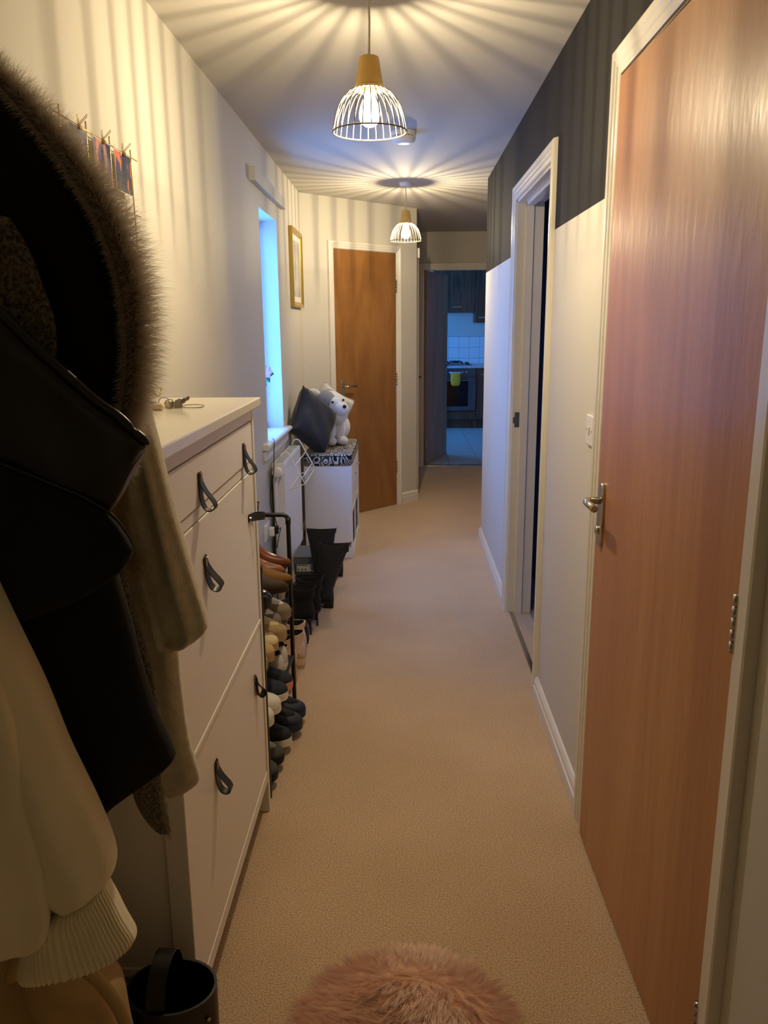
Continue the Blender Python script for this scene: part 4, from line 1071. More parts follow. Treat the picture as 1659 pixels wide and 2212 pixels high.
def boot(name, label, leather, sole, loc, rot, group, shaft=0.16, heel_h=0.03, toe='point', length=0.27, flare=0.0, heel='block', width=1.0, flatten=0.0, tab=None, lean=0.0, ankle_w=0.036, top_w=0.045, chunky=0.0, gus=None):
    """toe along +x, heel at x = 0"""
    t = thing(name, label, 'boot', (0, 0, 0), group)
    s = 0.008 + chunky
    hh = heel_h + s
    tip = 0.010 if toe == 'point' else 0.030
    rows = [(0.0, 0.020, hh, hh + 0.05), (0.012, 0.030, hh, hh + 0.085), (0.05, 0.034, hh, hh + 0.10), (0.095, 0.033, hh * 0.75 + s * 0.25, hh + 0.092), (0.14, 0.038, s + (hh - s) * 0.28, hh * 0.7 + 0.078), (0.185, 0.043, s, s + 0.062 + heel_h * 0.2), (0.225, 0.038, s, s + 0.048), (length - 0.016, tip + 0.010, s, s + 0.036), (length, tip * 0.5, s + 0.003, s + 0.020)]
    if toe == 'point':
        rows = rows[:4] + [(0.14, 0.035, s + (hh - s) * 0.28, hh * 0.7 + 0.066), (0.185, 0.037, s, s + 0.047 + heel_h * 0.15), (0.228, 0.029, s, s + 0.034), (length - 0.014, 0.013, s + 0.001, s + 0.026), (length, 0.003, s + 0.005, s + 0.015)]
    rows = [(r[0], r[1] * width, r[2], r[3]) for r in rows]
    foot(MB(), rows).build('foot', leather, t, True)
    auto(sole_mesh(MB(), rows, s, 0.002).build('sole', sole, t), 35)
    if heel_h > 0.004:
        if heel == 'block':
            hr = [[(0.002 + dx, dy, z) for dx, dy in ((0.0, -0.026 * k_), (0.05 * k_, -0.027 * k_), (0.05 * k_, 0.027 * k_), (0.0, 0.026 * k_))] for z, k_ in ((0.0, 0.92), (heel_h + 0.002, 1.05))]
            MB().loft(hr).build('heel', sole, t)
        else:
            hr = [[(cx_ + r_ * math.cos(2 * PI * j / 12), r_ * math.sin(2 * PI * j / 12), z) for j in range(12)] for z, cx_, r_ in ((0.0, 0.020, 0.0055), (heel_h * 0.1, 0.020, 0.0045), (heel_h * 0.6, 0.021, 0.0055), (heel_h * 0.85, 0.026, 0.012), (heel_h + 0.004, 0.032, 0.022))]
            MB().loft(hr).build('heel', sole, t, True)
    sh = []
    zb = hh + 0.03
    for i in range(13):
        u = i / 12.0; z = zb + (shaft - 0.0) * u
        w = ankle_w + (top_w - ankle_w) * u ** 1.3 + 0.006 * (1 - u) ** 3
        rx = w * 1.10 + flare * u; cx_ = 0.048 + lean * u + 0.008 * (1 - u)
        sh.append([(cx_ + rx * math.cos(2 * PI * j / 24) * (1 + 0.02 * math.sin(6 * u + 4 * PI * j / 24)), w * width * (1 - flatten * u) * math.sin(2 * PI * j / 24), z + (0.004 * math.cos(4 * PI * j / 24) if i == 12 else 0)) for j in range(24)])
    cxt = 0.048 + lean
    inn = [[(cxt + (p[0] - cxt) * 0.93, p[1] * 0.93, p[2]) for p in sh[-1]], [(cxt + (p[0] - cxt) * 0.86, p[1] * 0.86, p[2] - 0.05) for p in sh[-1]]]
    auto(MB().loft(sh + inn[:1], True, False).build('shaft', leather, t), 60)
    MB().loft([inn[0], inn[1]], False, True).build('lining', lining, t, True)
    if tab:
        zt = zb + shaft; xt = cxt - (top_w * 1.1 + flare)
        MB().tube([(xt + 0.002, -0.006, zt - 0.02), (xt - 0.001, -0.004, zt + 0.008), (xt - 0.001, 0.004, zt + 0.008), (xt + 0.002, 0.006, zt - 0.02)], 0.0022, 6).build('pull_tab', tab, t, True)
    if gus:
        for sd in (-1, 1):
            MB().loft([[(cxt + dx, sd * (top_w * width * 0.99 - 0.000 + o_), zb + shaft * zf) for dx, zf in ((-0.016, 0.96), (0.016, 0.96), (0.010, 0.30), (-0.010, 0.30))] for o_ in (-0.001, 0.0025)]).build('elastic_gusset', gus, t)
    t.location = loc; t.rotation_euler = (0, 0, rot)
    return t
z4, z3, z2, z1 = [z + 0.0068 for z in reversed(TIER)]
tan_r = mat('red_brown_leather', (124, 64, 36), 0.32, var=(14, (100, 48, 28)), coat=0.2); tan_o = mat('tan_leather', (150, 92, 52), 0.34, var=(14, (128, 74, 40)), coat=0.2)
mus = mat('mustard_suede', (124, 88, 36), 0.8, var=(20, (110, 76, 30))); dkb = mat('dark_brown_suede', (58, 40, 28), 0.75, var=(20, (48, 34, 24)))
sole_br = mat('dark_leather_sole', (40, 26, 18), 0.5); sole_wh = mat('white_rubber_sole', (226, 220, 208), 0.6); sole_gum = mat('gum_sole', (176, 140, 96), 0.6)
G1 = 'brown boots on the top tier of the rack'
boot('ankle_boot', 'red-brown leather boot farthest back on the top tier of the rack', tan_r, sole_br, (-0.692, 2.80, z4), 0.0, G1, shaft=0.155, heel_h=0.045, length=0.275, lean=0.062, top_w=0.055)
boot('ankle_boot', 'tan leather boot next to the red-brown one on the top tier', tan_o, sole_br, (-0.700, 2.70, z4), 0.0, G1, shaft=0.10, heel_h=0.045, length=0.275)
boot('ankle_boot', 'mustard suede pointed boot on the top tier', mus, sole_br, (-0.665, 2.605, z4), 0.0, G1, shaft=0.11, heel_h=0.05, length=0.28)
boot('ankle_boot', 'dark brown suede pointed boot in front of the mustard one on the top tier', dkb, sole_br, (-0.668, 2.52, z4), 0.0, G1, shaft=0.16, heel_h=0.05, length=0.28)
blk_pat = mat('black_patent', (12, 12, 13), 0.15); blk_le = mat('black_leather_shoe', (16, 16, 18), 0.45, bump=(80, 0.1, 0.002)); blk_su = mat('black_suede', (13, 13, 15), 0.9)
sneaker('black patent shoe at the near end of the top tier', blk_pat, blk_le, None, (-0.70, 2.385, z4), 0.0, 'shoes on the rack', 0.275)
taupe = mat('taupe_mesh', (138, 122, 102), 0.8, bump=(300, 0.2, 0.001)); taupe2 = mat('mauve_taupe_mesh', (128, 112, 106), 0.8, bump=(300, 0.2, 0.001)); offw = mat('off_white_mesh', (236, 230, 218), 0.7); beige = mat('beige_canvas', (178, 152, 110), 0.85, var=(40, (166, 140, 98)))
beige2 = mat('pale_beige_canvas', (220, 204, 160), 0.85); sand = mat('sand_canvas', (190, 160, 112), 0.85)
G2 = 'shoes on the second tier of the rack'
for (yy, dx, up, so2, pa, lb) in ((2.81, 0.0, taupe, taupe, offw, 'taupe running shoe with off-white tongue farthest back on the second tier'), (2.705, -0.02, taupe2, taupe2, offw, 'mauve-taupe running shoe beside the farthest one on the second tier'),
        (2.60, 0.015, beige, sole_gum, beige2, 'beige canvas shoe with pale tongue, third from the far end of the second tier'), (2.505, 0.0, beige2, sole_gum, beige, 'pale beige canvas shoe, fourth along the second tier'),
        (2.42, 0.0, sand, sole_gum, beige2, 'sand canvas shoe, fifth along the second tier'), (2.345, -0.01, beige, sole_gum, None, 'beige slip-on shoe nearest the camera on the second tier')):
    sneaker(lb, up, so2, pa, (-0.70 + dx, yy, z3), 0.0, G2, 0.27)
navy = mat('navy_canvas', (28, 32, 46), 0.8); greyw = mat('grey_white_knit', (206, 196, 186), 0.8); whl = mat('white_leather', (222, 216, 204), 0.45); pinkheel = mat('coral_heel_patch', (214, 140, 108), 0.6)
G3 = 'shoes on the third tier of the rack'
sneaker('pale grey knit shoe turned heel-out farthest back on the third tier', greyw, sole_wh, None, (-0.445, 2.80, z2), PI, G3)
sneaker('pale grey knit shoe, second from the back of the third tier, heel-out', greyw, sole_wh, None, (-0.445, 2.715, z2), PI, G3)
sneaker('navy canvas shoe with coral patch, back one of the pair on the third tier', navy, pinkheel, None, (-0.675, 2.63, z2), 0, G3)
sneaker('navy canvas shoe with white sole, front one of the pair on the third tier', navy, sole_wh, None, (-0.68, 2.545, z2), 0, G3)
sneaker('white leather sneaker, farther of the white pair on the third tier', whl, whl, None, (-0.69, 2.45, z2), 0, G3)
sneaker('white leather sneaker, nearer of the white pair on the third tier', whl, whl, None, (-0.70, 2.362, z2), 0, G3)
navyb = mat('navy_nubuck', (30, 36, 62), 0.6); blkm = mat('black_mesh', (20, 20, 22), 0.8); olive = mat('olive_mesh', (70, 72, 66), 0.8); paleg = mat('pale_green_trim', (166, 182, 160), 0.6)
G4 = 'shoes on the bottom tier of the rack'
sneaker('navy nubuck trainer farthest back on the bottom tier', navyb, navyb, blkm, (-0.655, 2.80, z1), 0, G4)
sneaker('second navy nubuck trainer on the bottom tier', navyb, navyb, blkm, (-0.655, 2.70, z1), 0, G4)
sneaker('black trainer with white sole on the bottom tier', blkm, sole_wh, blkm, (-0.68, 2.59, z1), 0, G4)
sneaker('dark grey trainer with pale green trim on the bottom tier', olive, blkm, paleg, (-0.69, 2.47, z1), 0, G4)
sneaker('dark trainer nearest the camera on the bottom tier', olive, blkm, blkm, (-0.695, 2.365, z1), 0, G4)

# floor, past the rack
nude = mat('nude_suede', (206, 172, 142), 0.85); nude2 = mat('pale_pink_leather', (214, 184, 158), 0.55); nude_sole = mat('nude_sole', (196, 164, 134), 0.6); white_tab = mat('white_tab', (236, 234, 230), 0.6)
GF = 'footwear on the floor beyond the rack'
def flip(o): return o
boot('ankle_boot', 'nude suede heeled ankle boot on the floor just past the rack', nude, nude_sole, (-0.470, 3.07, 0), PI * 1.0, GF, shaft=0.10, heel_h=0.065, length=0.244, ankle_w=0.030, top_w=0.034)
boot('ankle_boot', 'second nude suede heeled ankle boot, behind the first', nude, nude_sole, (-0.462, 3.17, 0), PI * 1.0, GF, shaft=0.10, heel_h=0.065, length=0.248, ankle_w=0.030, top_w=0.034)
boot('chelsea_boot', 'pale pink chunky chelsea boot with white pull tab, nearer one', nude2, nude2, (-0.445, 3.32, 0), PI * 1.0, GF, shaft=0.09, heel_h=0.02, chunky=0.018, toe='round', tab=white_tab, ankle_w=0.040, top_w=0.041, gus=nude)
boot('chelsea_boot', 'pale pink chunky chelsea boot, farther one', nude2, nude2, (-0.455, 3.44, 0), PI * 1.0, GF, shaft=0.09, heel_h=0.02, chunky=0.018, toe='round', tab=white_tab, ankle_w=0.040, top_w=0.041, gus=nude)
boot('stiletto_boot', 'black suede ankle boot with thin stiletto heel, nearer one', blk_su, blk_le, (-0.445, 3.70, 0), PI * 1.0, GF, shaft=0.125, heel_h=0.085, heel='stiletto', ankle_w=0.031, top_w=0.049, flare=0.008)
boot('stiletto_boot', 'black suede ankle boot with thin stiletto heel, farther one', blk_su, blk_le, (-0.425, 3.82, 0), PI * 1.0, GF, shaft=0.125, heel_h=0.085, heel='stiletto', ankle_w=0.031, top_w=0.049, flare=0.008)
sneaker('low black trainer on the floor between rack and stiletto boots', blkm, blkm, blkm, (-0.465, 3.52, 0), PI, GF, 0.245)
sneaker('second low black trainer beside the wall behind the chelsea boots', blkm, blkm, blkm, (-0.465, 3.605, 0), PI, GF, 0.245)
boot('hiking_boot', 'dark navy high-top boot with open collar behind the stiletto boots', navy, blk_le, (-0.455, 3.925, 0), PI, GF, shaft=0.12, heel_h=0.012, toe='round', ankle_w=0.044, top_w=0.052, flare=0.02, tab=blk_le)
boot('hiking_boot', 'second dark navy high-top boot, nearer the wall', navy, blk_le, (-0.455, 4.012, 0), PI, GF, shaft=0.15, heel_h=0.012, toe='round', ankle_w=0.044, top_w=0.052, flare=0.02, tab=blk_le)
blk_knee = mat('black_matt_leather', (26, 28, 32), 0.6, bump=(50, 0.06, 0.002)); navy_gl = mat('dark_blue_leather', (22, 26, 38), 0.4)
boot('knee_boot', 'tall black knee-high boot standing before the cube unit, nearer one', blk_knee, blk_le, (-0.385, 4.10, 0), PI * 1.0, GF, shaft=0.29, heel_h=0.03, toe='round', ankle_w=0.036, top_w=0.066, flare=0.012, lean=-0.062, tab=blk_le, width=1.0, flatten=0.72)
boot('knee_boot', 'tall black knee-high boot standing before the cube unit, farther one', blk_knee, blk_le, (-0.40, 4.25, 0), PI * 1.0, GF, shaft=0.33, heel_h=0.03, toe='round', ankle_w=0.036, top_w=0.066, flare=0.010, lean=0.012, tab=blk_le, flatten=0.72)
boot('ankle_boot', 'low black ankle boot at the foot of the white cube unit', blk_le, blk_le, (-0.375, 4.655, 0), PI * 1.0, GF, shaft=0.06, heel_h=0.02, toe='round', ankle_w=0.042, top_w=0.048)
boot('ankle_boot', 'tan ankle boot half hidden behind the tall black boots', nude, nude_sole, (-0.385, 4.78, 0), PI * 1.0, GF, shaft=0.08, heel_h=0.02, toe='round', ankle_w=0.040, top_w=0.044)

# shoe boxes
box_grey = mat('grey_card', (92, 96, 102), 0.7); box_grey2 = mat('dark_grey_card', (70, 73, 76), 0.75); lab_w = mat('white_label', (220, 218, 210), 0.6); lab_k = mat('label_print', (40, 40, 40), 0.7)
def shoebox(x0, x1, y0, y1, z0, z1, label, lab):
    t = thing('shoe_box', label, 'shoe box', ((x0 + x1) / 2, (y0 + y1) / 2, z0), 'grey shoe boxes by the radiator')
    MB().box(x0 + 0.003, x1 - 0.003, y0 + 0.003, y1 - 0.003, z0, z1 - 0.004, 0.001, 1).build('body', box_grey2, t)
    MB().box(x0, x1, y0, y1, z1 - 0.045, z1, 0.0015, 1).build('lid', box_grey, t)
    lb = MB().box(x0 + lab, x0 + lab + 0.115, y0 + 0.0018, y0 + 0.0032, z0 + 0.02, z0 + 0.066).build('label', lab_w, t)
    for k in range(8):
        MB().box(x0 + lab + 0.004 + 0.0075 * k, x0 + lab + 0.0095 + 0.0075 * k - (k % 3) * 0.001, y0 + 0.0012, y0 + 0.0019, z0 + 0.052, z0 + 0.060).build('letter', lab_k, lb)
    for k in range(7):
        MB().box(x0 + lab + 0.082 + 0.0042 * k, x0 + lab + 0.0845 + 0.0042 * k, y0 + 0.0012, y0 + 0.0019, z0 + 0.026, z0 + 0.060).build('bar', lab_k, lb)
    for k in range(3):
        MB().box(x0 + lab + 0.006 + 0.02 * k, x0 + lab + 0.014 + 0.02 * k, y0 + 0.0012, y0 + 0.0019, z0 + 0.026, z0 + 0.036).build('digit', lab_k, lb)
    return t
shoebox(-0.625, -0.445, 4.35, 4.59, 0.0, 0.104, 'lower grey shoe box on the floor by the radiator', 0.005)
shoebox(-0.632, -0.452, 4.34, 4.58, 0.1052, 0.212, 'upper grey shoe box with white label, stacked by the radiator', 0.018)

# ------------------------------------------------------------ coats and clothes on the left wall (nearest the camera)
def drape(rows, y0, th, name, mm, parent, folds=7.0, amp=0.10, seed=0.0, steps=34, n=44, ribs=0, yslope=0.0, extra=None, flat=0.6):
    """garment piece: rows of (left x,z, right x,z) lofted with a folded oval section; th = half thickness"""
    rr = spline([(a[0], a[1], b[0], b[1]) for a, b in rows], steps)
    rings = []
    for i, (lx, lz, rx, rz) in enumerate(rr):
        v = i / (steps - 1.0); ring = []
        cx, cz = (lx + rx) / 2, (lz + rz) / 2; hx_, hz_ = (rx - lx) / 2, (rz - lz) / 2
        w = math.hypot(hx_, hz_)
        endk = min(1.0, 0.35 + 3.0 * min(v, 1 - v) + 0.3)
        for j in range(n):
            a = 2 * PI * j / n; c, s = math.cos(a), math.sin(a)
            cc = math.copysign(abs(c) ** 0.8, c); ss = math.copysign(abs(s) ** flat, s)
            f = 1 + 0 * amp
            dy = th * endk * min(1.0, w / (th * 0.9)) * ss
            dy += th * amp * (math.sin(folds * c + 2.1 * v + seed) + 0.6 * math.sin(folds * 1.7 * c - 3.3 * v + 2 * seed) + 0.5 * math.sin(5 * v * PI + 3 * c + seed)) * abs(s) ** 0.5
            if ribs: dy += 0.0022 * math.cos(ribs * a)
            k = 1 + (0.012 * math.sin(9 * v + seed) if abs(c) > 0.9 else 0)
            ring.append((cx + hx_ * cc * k, y0 + yslope * v + dy, cz + hz_ * cc * k))
        rings.append(ring)
    m = MB().loft(rings)
    return m.build(name, mm, parent, True)

def strands(name, mm, parent, roots, wid, seg=3, kind='stuff'):
    """roots: (point, direction, length, bend vector) -> thin tapered blades, all in one fur mesh"""
    m = MB()
    for (p, d, L, bend) in roots:
        p = Vector(p); d = Vector(d).normalized(); bend = Vector(bend)
        sd = d.cross(Vector((0.25, 1.0, 0.15))); 
        if sd.length < 1e-3: sd = Vector((1, 0, 0))
        sd.normalize()
        k = len(m.v)
        for i in range(seg):
            u = i / float(seg); c = p + d * (L * u) + bend * (L * u * u); w = wid * (1 - u * 0.8)
            m.v += [tuple(c - sd * w), tuple(c + sd * w)]
        m.v.append(tuple(p + d * L + bend * L))
        for i in range(seg - 1):
            a = k + 2 * i; m.f.append((a, a + 1, a + 3, a + 2))
        a = k + 2 * (seg - 1); m.f.append((a, a + 1, a + 2))
    off = Vector((0, 0, 0)); q = parent
    while q is not None:
        off += q.location; q = q.parent
    me = bpy.data.meshes.new(name)
    me.from_pydata([(a - off.x, b - off.y, c - off.z) for a, b, c in m.v], [], m.f)
    me.materials.append(mm)
    for p_ in me.polygons: p_.use_smooth = True
    o = bpy.data.objects.new(name, me); COL.objects.link(o); o.parent = parent
    return finish(o, kind=kind)

taupe_wool = mat('taupe_wool', (214, 204, 176), 0.95, var=(60, (196, 186, 158)), bump=(220, 0.35, 0.003), sheen=0.5)
parka_lin = mat('black_parka_cotton', (30, 27, 24), 0.95, bump=(30, 0.2, 0.01), spec=0.15)
def fur_shader(name, rgb, tr=0.45):
    m = bpy.data.materials.new(name); m.use_nodes = True
    nt = m.node_tree; b = nt.nodes['Principled BSDF']
    b.inputs['Base Color'].default_value = (*lin(rgb), 1); b.inputs['Roughness'].default_value = 0.55
    t_ = nt.nodes.new('ShaderNodeBsdfTranslucent'); t_.inputs['Color'].default_value = (*lin(rgb), 1)
    mx = nt.nodes.new('ShaderNodeMixShader'); mx.inputs[0].default_value = tr
    nt.links.new(b.outputs[0], mx.inputs[1]); nt.links.new(t_.outputs[0], mx.inputs[2])
    nt.links.new(mx.outputs[0], nt.nodes['Material Output'].inputs[0])
    return m
fur_mat = fur_shader('grey_brown_fur', (206, 194, 178), 0.5)
fur_dark = mat('dark_fur_base', (84, 74, 64), 0.9)
leather_blk = mat('black_leather', (16, 15, 14), 0.36, bump=(45, 0.22, 0.004), var=(30, (20, 19, 18)))
shear = mat('black_wool_coat', (13, 12, 12), 0.95, bump=(120, 0.2, 0.003))
tweed = mat('grey_tweed', (74, 68, 58), 0.95, var=(240, (128, 120, 106), 2), bump=(300, 0.5, 0.003))
cream = mat('cream_jersey', (250, 238, 202), 0.95, bump=(260, 0.2, 0.002), sheen=0.4)
cream_rib = mat('cream_rib_knit', (250, 238, 202), 0.95, bump=(260, 0.25, 0.002), sheen=0.4)
tan_cot = mat('tan_cotton', (184, 156, 108), 0.9, bump=(12, 0.3, 0.02))
speck = mat('speckled_boucle', (36, 32, 28), 0.95, var=(170, (120, 108, 90), 2), bump=(200, 0.6, 0.004))

# hook rail on the wall, just outside the picture, that carries them
hr = thing('coat_rail', 'wooden coat rail with steel hooks on the left wall holding the coats', 'coat rail', (XL, 1.0, 1.66))
MB().box(XL, XL + 0.022, 0.55, 1.30, 1.66, 1.75, 0.004).build('board', door_wood, hr)
for yy in (0.66, 0.82, 0.98, 1.14, 1.24):
    MB().tube([(XL + 0.022, yy, 1.72), (XL + 0.06, yy, 1.71), (XL + 0.08, yy, 1.725), (XL + 0.085, yy, 1.745)], 0.006, 8).build('hook', chrome, hr, True)

tc_ = thing('taupe_coat', 'taupe wool coat with a loose sleeve hanging in front of the cabinet end', 'coat', (-0.55, 1.29, 0.70), 'coats on the left wall')
drape([((-0.5196, 1.5949), (-0.4225, 1.5384)), ((-0.5112, 1.4537), (-0.4237, 1.4313)), ((-0.5021, 1.3504), (-0.4174, 1.3386)), ((-0.5014, 1.2742), (-0.4131, 1.2739)), ((-0.4959, 1.1157), (-0.3935, 1.1156)), ((-0.5009, 0.9654), (-0.3924, 0.957)), ((-0.5043, 0.8785), (-0.3919, 0.8789)), ((-0.506, 0.7891), (-0.3868, 0.7806)), ((-0.5012, 0.7157), (-0.373, 0.7091)), ((-0.4916, 0.6784), (-0.3751, 0.6886)), ((-0.4592, 0.6579), (-0.3956, 0.6716))], 1.285, 0.022, 'body', taupe_wool, tc_, 5, 0.16, 0.4)
drape([((-0.4738, 1.537), (-0.4093, 1.5027)), ((-0.4601, 1.4552), (-0.4019, 1.427)), ((-0.4556, 1.3851), (-0.3955, 1.3705)), ((-0.4509, 1.3131), (-0.3834, 1.3092)), ((-0.4461, 1.2392), (-0.3682, 1.224)), ((-0.4375, 1.1633), (-0.3525, 1.1478)), ((-0.4286, 1.0853), (-0.3381, 1.0774)), ((-0.4199, 1.0294), (-0.3273, 1.0295)), ((-0.4141, 0.9954), (-0.3264, 1.0069)), ((-0.4062, 0.9766), (-0.338, 0.9931)), ((-0.3858, 0.9692), (-0.3542, 0.9792))], 1.228, 0.032, 'sleeve', taupe_wool, tc_, 6, 0.15, 1.3)

pk = thing('parka', 'black hooded parka with a grey-brown fur hood trim', 'coat', (-0.5, 1.12, 1.2), 'coats on the left wall')
drape([((-0.6034, 1.8693), (-0.5196, 1.811)), ((-0.614, 1.793), (-0.47, 1.7491)), ((-0.6241, 1.7198), (-0.4292, 1.6857)), ((-0.6346, 1.6442), (-0.4027, 1.6179)), ((-0.6454, 1.5661), (-0.3878, 1.5545)), ((-0.6566, 1.4852), (-0.3873, 1.4831)), ((-0.6664, 1.4147), (-0.3931, 1.4129)), ((-0.6639, 1.3352), (-0.4052, 1.3474)), ((-0.6456, 1.267), (-0.428, 1.2937)), ((-0.6252, 1.2111), (-0.4636, 1.2388))], 1.13, 0.040, 'hood', parka_lin, pk, 5, 0.22, 0.2)
fur_path = spline([(-0.5444, 1.827), (-0.5018, 1.7863), (-0.4596, 1.734), (-0.4253, 1.6846), (-0.3974, 1.6365), (-0.3797, 1.5853), (-0.3705, 1.5318), (-0.3693, 1.4772), (-0.3755, 1.4244), (-0.3858, 1.3769), (-0.4006, 1.3317), (-0.4145, 1.2857)], 60)
pts = [Vector((p[0], 1.105, p[1])) for p in fur_path]
MB().tube(pts, [0.006 + 0.012 * math.sin(PI * min(1, i / 50.0)) for i in range(60)], 10).build('fur_trim_band', fur_dark, pk, True)
roots = []
for k in range(20000):
    i = random.random() * 57.9; i0 = int(i); u = i - i0
    p = pts[i0].lerp(pts[i0 + 1], u); tg = (pts[i0 + 1] - pts[i0]).normalized()
    out = Vector((-tg.z, 0, tg.x)); 
    if out.x < 0: out = -out
    a = random.uniform(-1.9, 1.5)
    d = out * math.cos(a) + Vector((0, 1, 0)) * math.sin(a) 
    clump = math.sin(i * 4.7) * 0.35 + math.sin(i * 11.3 + 1) * 0.25
    d = d + tg * (random.uniform(-0.45, 0.15) + clump * 0.5) + Vector((random.uniform(-.12, .12), random.uniform(-.12, .12), 0.10))
    L = random.uniform(0.016, 0.046) * (0.75 + 0.5 * math.sin(PI * min(1, i / 54.0)))
    roots.append((p + out * 0.006 + Vector((0, random.uniform(-0.012, 0.014), 0)), d, L, (random.uniform(-.1, .1), 0, random.uniform(-0.32, 0.0))))
strands('fur_trim', fur_mat, pk, roots, 0.00026, 3)
# short inner fringe of the trim
roots = []
for k in range(2500):
    i = random.random() * 57.9; i0 = int(i)
    p = pts[i0].lerp(pts[i0 + 1], i - i0); tg = (pts[i0 + 1] - pts[i0]).normalized()
    out = Vector((-tg.z, 0, tg.x))
    if out.x < 0: out = -out
    d = -out * random.uniform(0.1, 0.8) + Vector((0, -0.8, 0)) - tg * random.uniform(-0.3, 0.6)
    roots.append((p - out * 0.004 + Vector((0, -0.014, 0)), d, random.uniform(0.008, 0.02), (0, 0, -0.2)))
strands('fur_fringe', fur_mat, pk, roots, 0.0004, 3)

bc = thing('boucle_jacket', 'dark speckled boucle jacket edge showing inside the parka hood', 'jacket', (-0.5, 1.05, 1.3), 'coats on the left wall')
drape([((-0.6049, 1.6515), (-0.5007, 1.6282)), ((-0.6135, 1.5901), (-0.4801, 1.5887)), ((-0.6217, 1.5327), (-0.4653, 1.5429)), ((-0.6221, 1.4857), (-0.4562, 1.4962)), ((-0.6101, 1.4376), (-0.4599, 1.4487))], 1.06, 0.012, 'front', speck, bc, 4, 0.1, 0.5)

tw = thing('tweed_scarf', 'grey tweed scarf with a frayed end hanging between the coats', 'scarf', (-0.42, 1.19, 0.7), 'coats on the left wall')
drape([((-0.5034, 1.2595), (-0.4339, 1.2092)), ((-0.4891, 1.1876), (-0.4296, 1.1508)), ((-0.4824, 1.1062), (-0.4272, 1.1099)), ((-0.4682, 1.0223), (-0.4134, 1.0286)), ((-0.4534, 0.9358), (-0.3977, 0.9456)), ((-0.448, 0.8383), (-0.3958, 0.8485)), ((-0.4496, 0.7628), (-0.3999, 0.7717)), ((-0.4408, 0.7184), (-0.3998, 0.7308)), ((-0.4218, 0.6839), (-0.3946, 0.6945)), ((-0.4074, 0.6682), (-0.3915, 0.6728))], 1.165, 0.010, 'cloth', tweed, tw, 4, 0.12, 0.9)
fr = []
for k in range(160):
    u = random.random()
    a0, b0 = [(-0.4018, 0.7663), (-0.3932, 0.6719)]
    p = (a0[0] + (b0[0] - a0[0]) * u + random.uniform(-.003, .002), 1.16 + random.uniform(-.008, .008), a0[1] + (b0[1] - a0[1]) * u)
    fr.append((p, (random.uniform(0.0, 0.6), random.uniform(-.3, .3), -1), random.uniform(0.006, 0.022), (random.uniform(-.3, .3), 0, -0.1)))
strands('fringe', mat('frayed_yarn', (168, 156, 130), 0.9), tw, fr, 0.0005, 3)

lj = thing('leather_jacket', 'black leather jacket with a shiny collar edge, in front of the parka', 'jacket', (-0.45, 1.0, 0.8), 'coats on the left wall')
drape([((-0.66, 1.2616), (-0.4159, 1.2868)), ((-0.6413, 1.2087), (-0.4114, 1.215)), ((-0.623, 1.1478), (-0.4029, 1.1478)), ((-0.5901, 1.0925), (-0.3896, 1.0857)), ((-0.5521, 1.0144), (-0.3757, 1.0078)), ((-0.5225, 0.9414), (-0.3606, 0.9385)), ((-0.4982, 0.8891), (-0.3444, 0.8862)), ((-0.4875, 0.828), (-0.3497, 0.8597)), ((-0.4822, 0.7796), (-0.4266, 0.8036)), ((-0.4769, 0.7455), (-0.4565, 0.7672))], 1.06, 0.030, 'body', shear, lj, 4, 0.12, 0.3)
drape([((-0.6201, 1.3355), (-0.586, 1.5739)), ((-0.5658, 1.3353), (-0.5074, 1.5176)), ((-0.4965, 1.3109), (-0.4643, 1.4711)), ((-0.458, 1.2877), (-0.4283, 1.4363)), ((-0.4247, 1.2692), (-0.394, 1.4039)), ((-0.3922, 1.2531), (-0.3631, 1.3799)), ((-0.3699, 1.2727), (-0.3447, 1.3604)), ((-0.3474, 1.3116), (-0.3336, 1.3509)), ((-0.333, 1.3355), (-0.3269, 1.345))], 1.0, 0.018, 'collar', leather_blk, lj, 3, 0.16, 0.7, flat=0.8)
ce = spline([(-0.5014, 1.5173), (-0.4587, 1.4714), (-0.4232, 1.437), (-0.3893, 1.405), (-0.3588, 1.3812), (-0.3405, 1.362), (-0.323, 1.3467)], 40)
MB().tube([(p[0], 0.996, p[1]) for p in ce], [(0.0065 if i not in (31, 32) else 0.0045) * min(1.0, 0.25 + (39 - i) * 0.25) for i in range(40)], 8).build('collar_piping', leather_blk, lj, True)
drape([((-0.6418, 1.1206), (-0.6066, 1.3672)), ((-0.5749, 1.1077), (-0.5344, 1.3316)), ((-0.5184, 1.111), (-0.4892, 1.3124)), ((-0.4735, 1.1241), (-0.4494, 1.2955)), ((-0.4318, 1.1402), (-0.4095, 1.2773)), ((-0.3947, 1.1626), (-0.378, 1.2554)), ((-0.3713, 1.1797), (-0.3609, 1.2315)), ((-0.3578, 1.196), (-0.3511, 1.211))], 0.985, 0.014, 'lapel', shear, lj, 3, 0.12, 0.1, flat=0.8)
le = spline([(-0.529, 1.3332), (-0.4842, 1.3142), (-0.4448, 1.2975), (-0.4053, 1.2795), (-0.3742, 1.2578), (-0.3572, 1.2341), (-0.3477, 1.2126)], 36)
MB().tube([(p[0], 0.984, p[1]) for p in le], [0.0026 * min(1.0, 0.1 + (35 - i) * 0.06) for i in range(36)], 8).build('lapel_piping', leather_blk, lj, True)
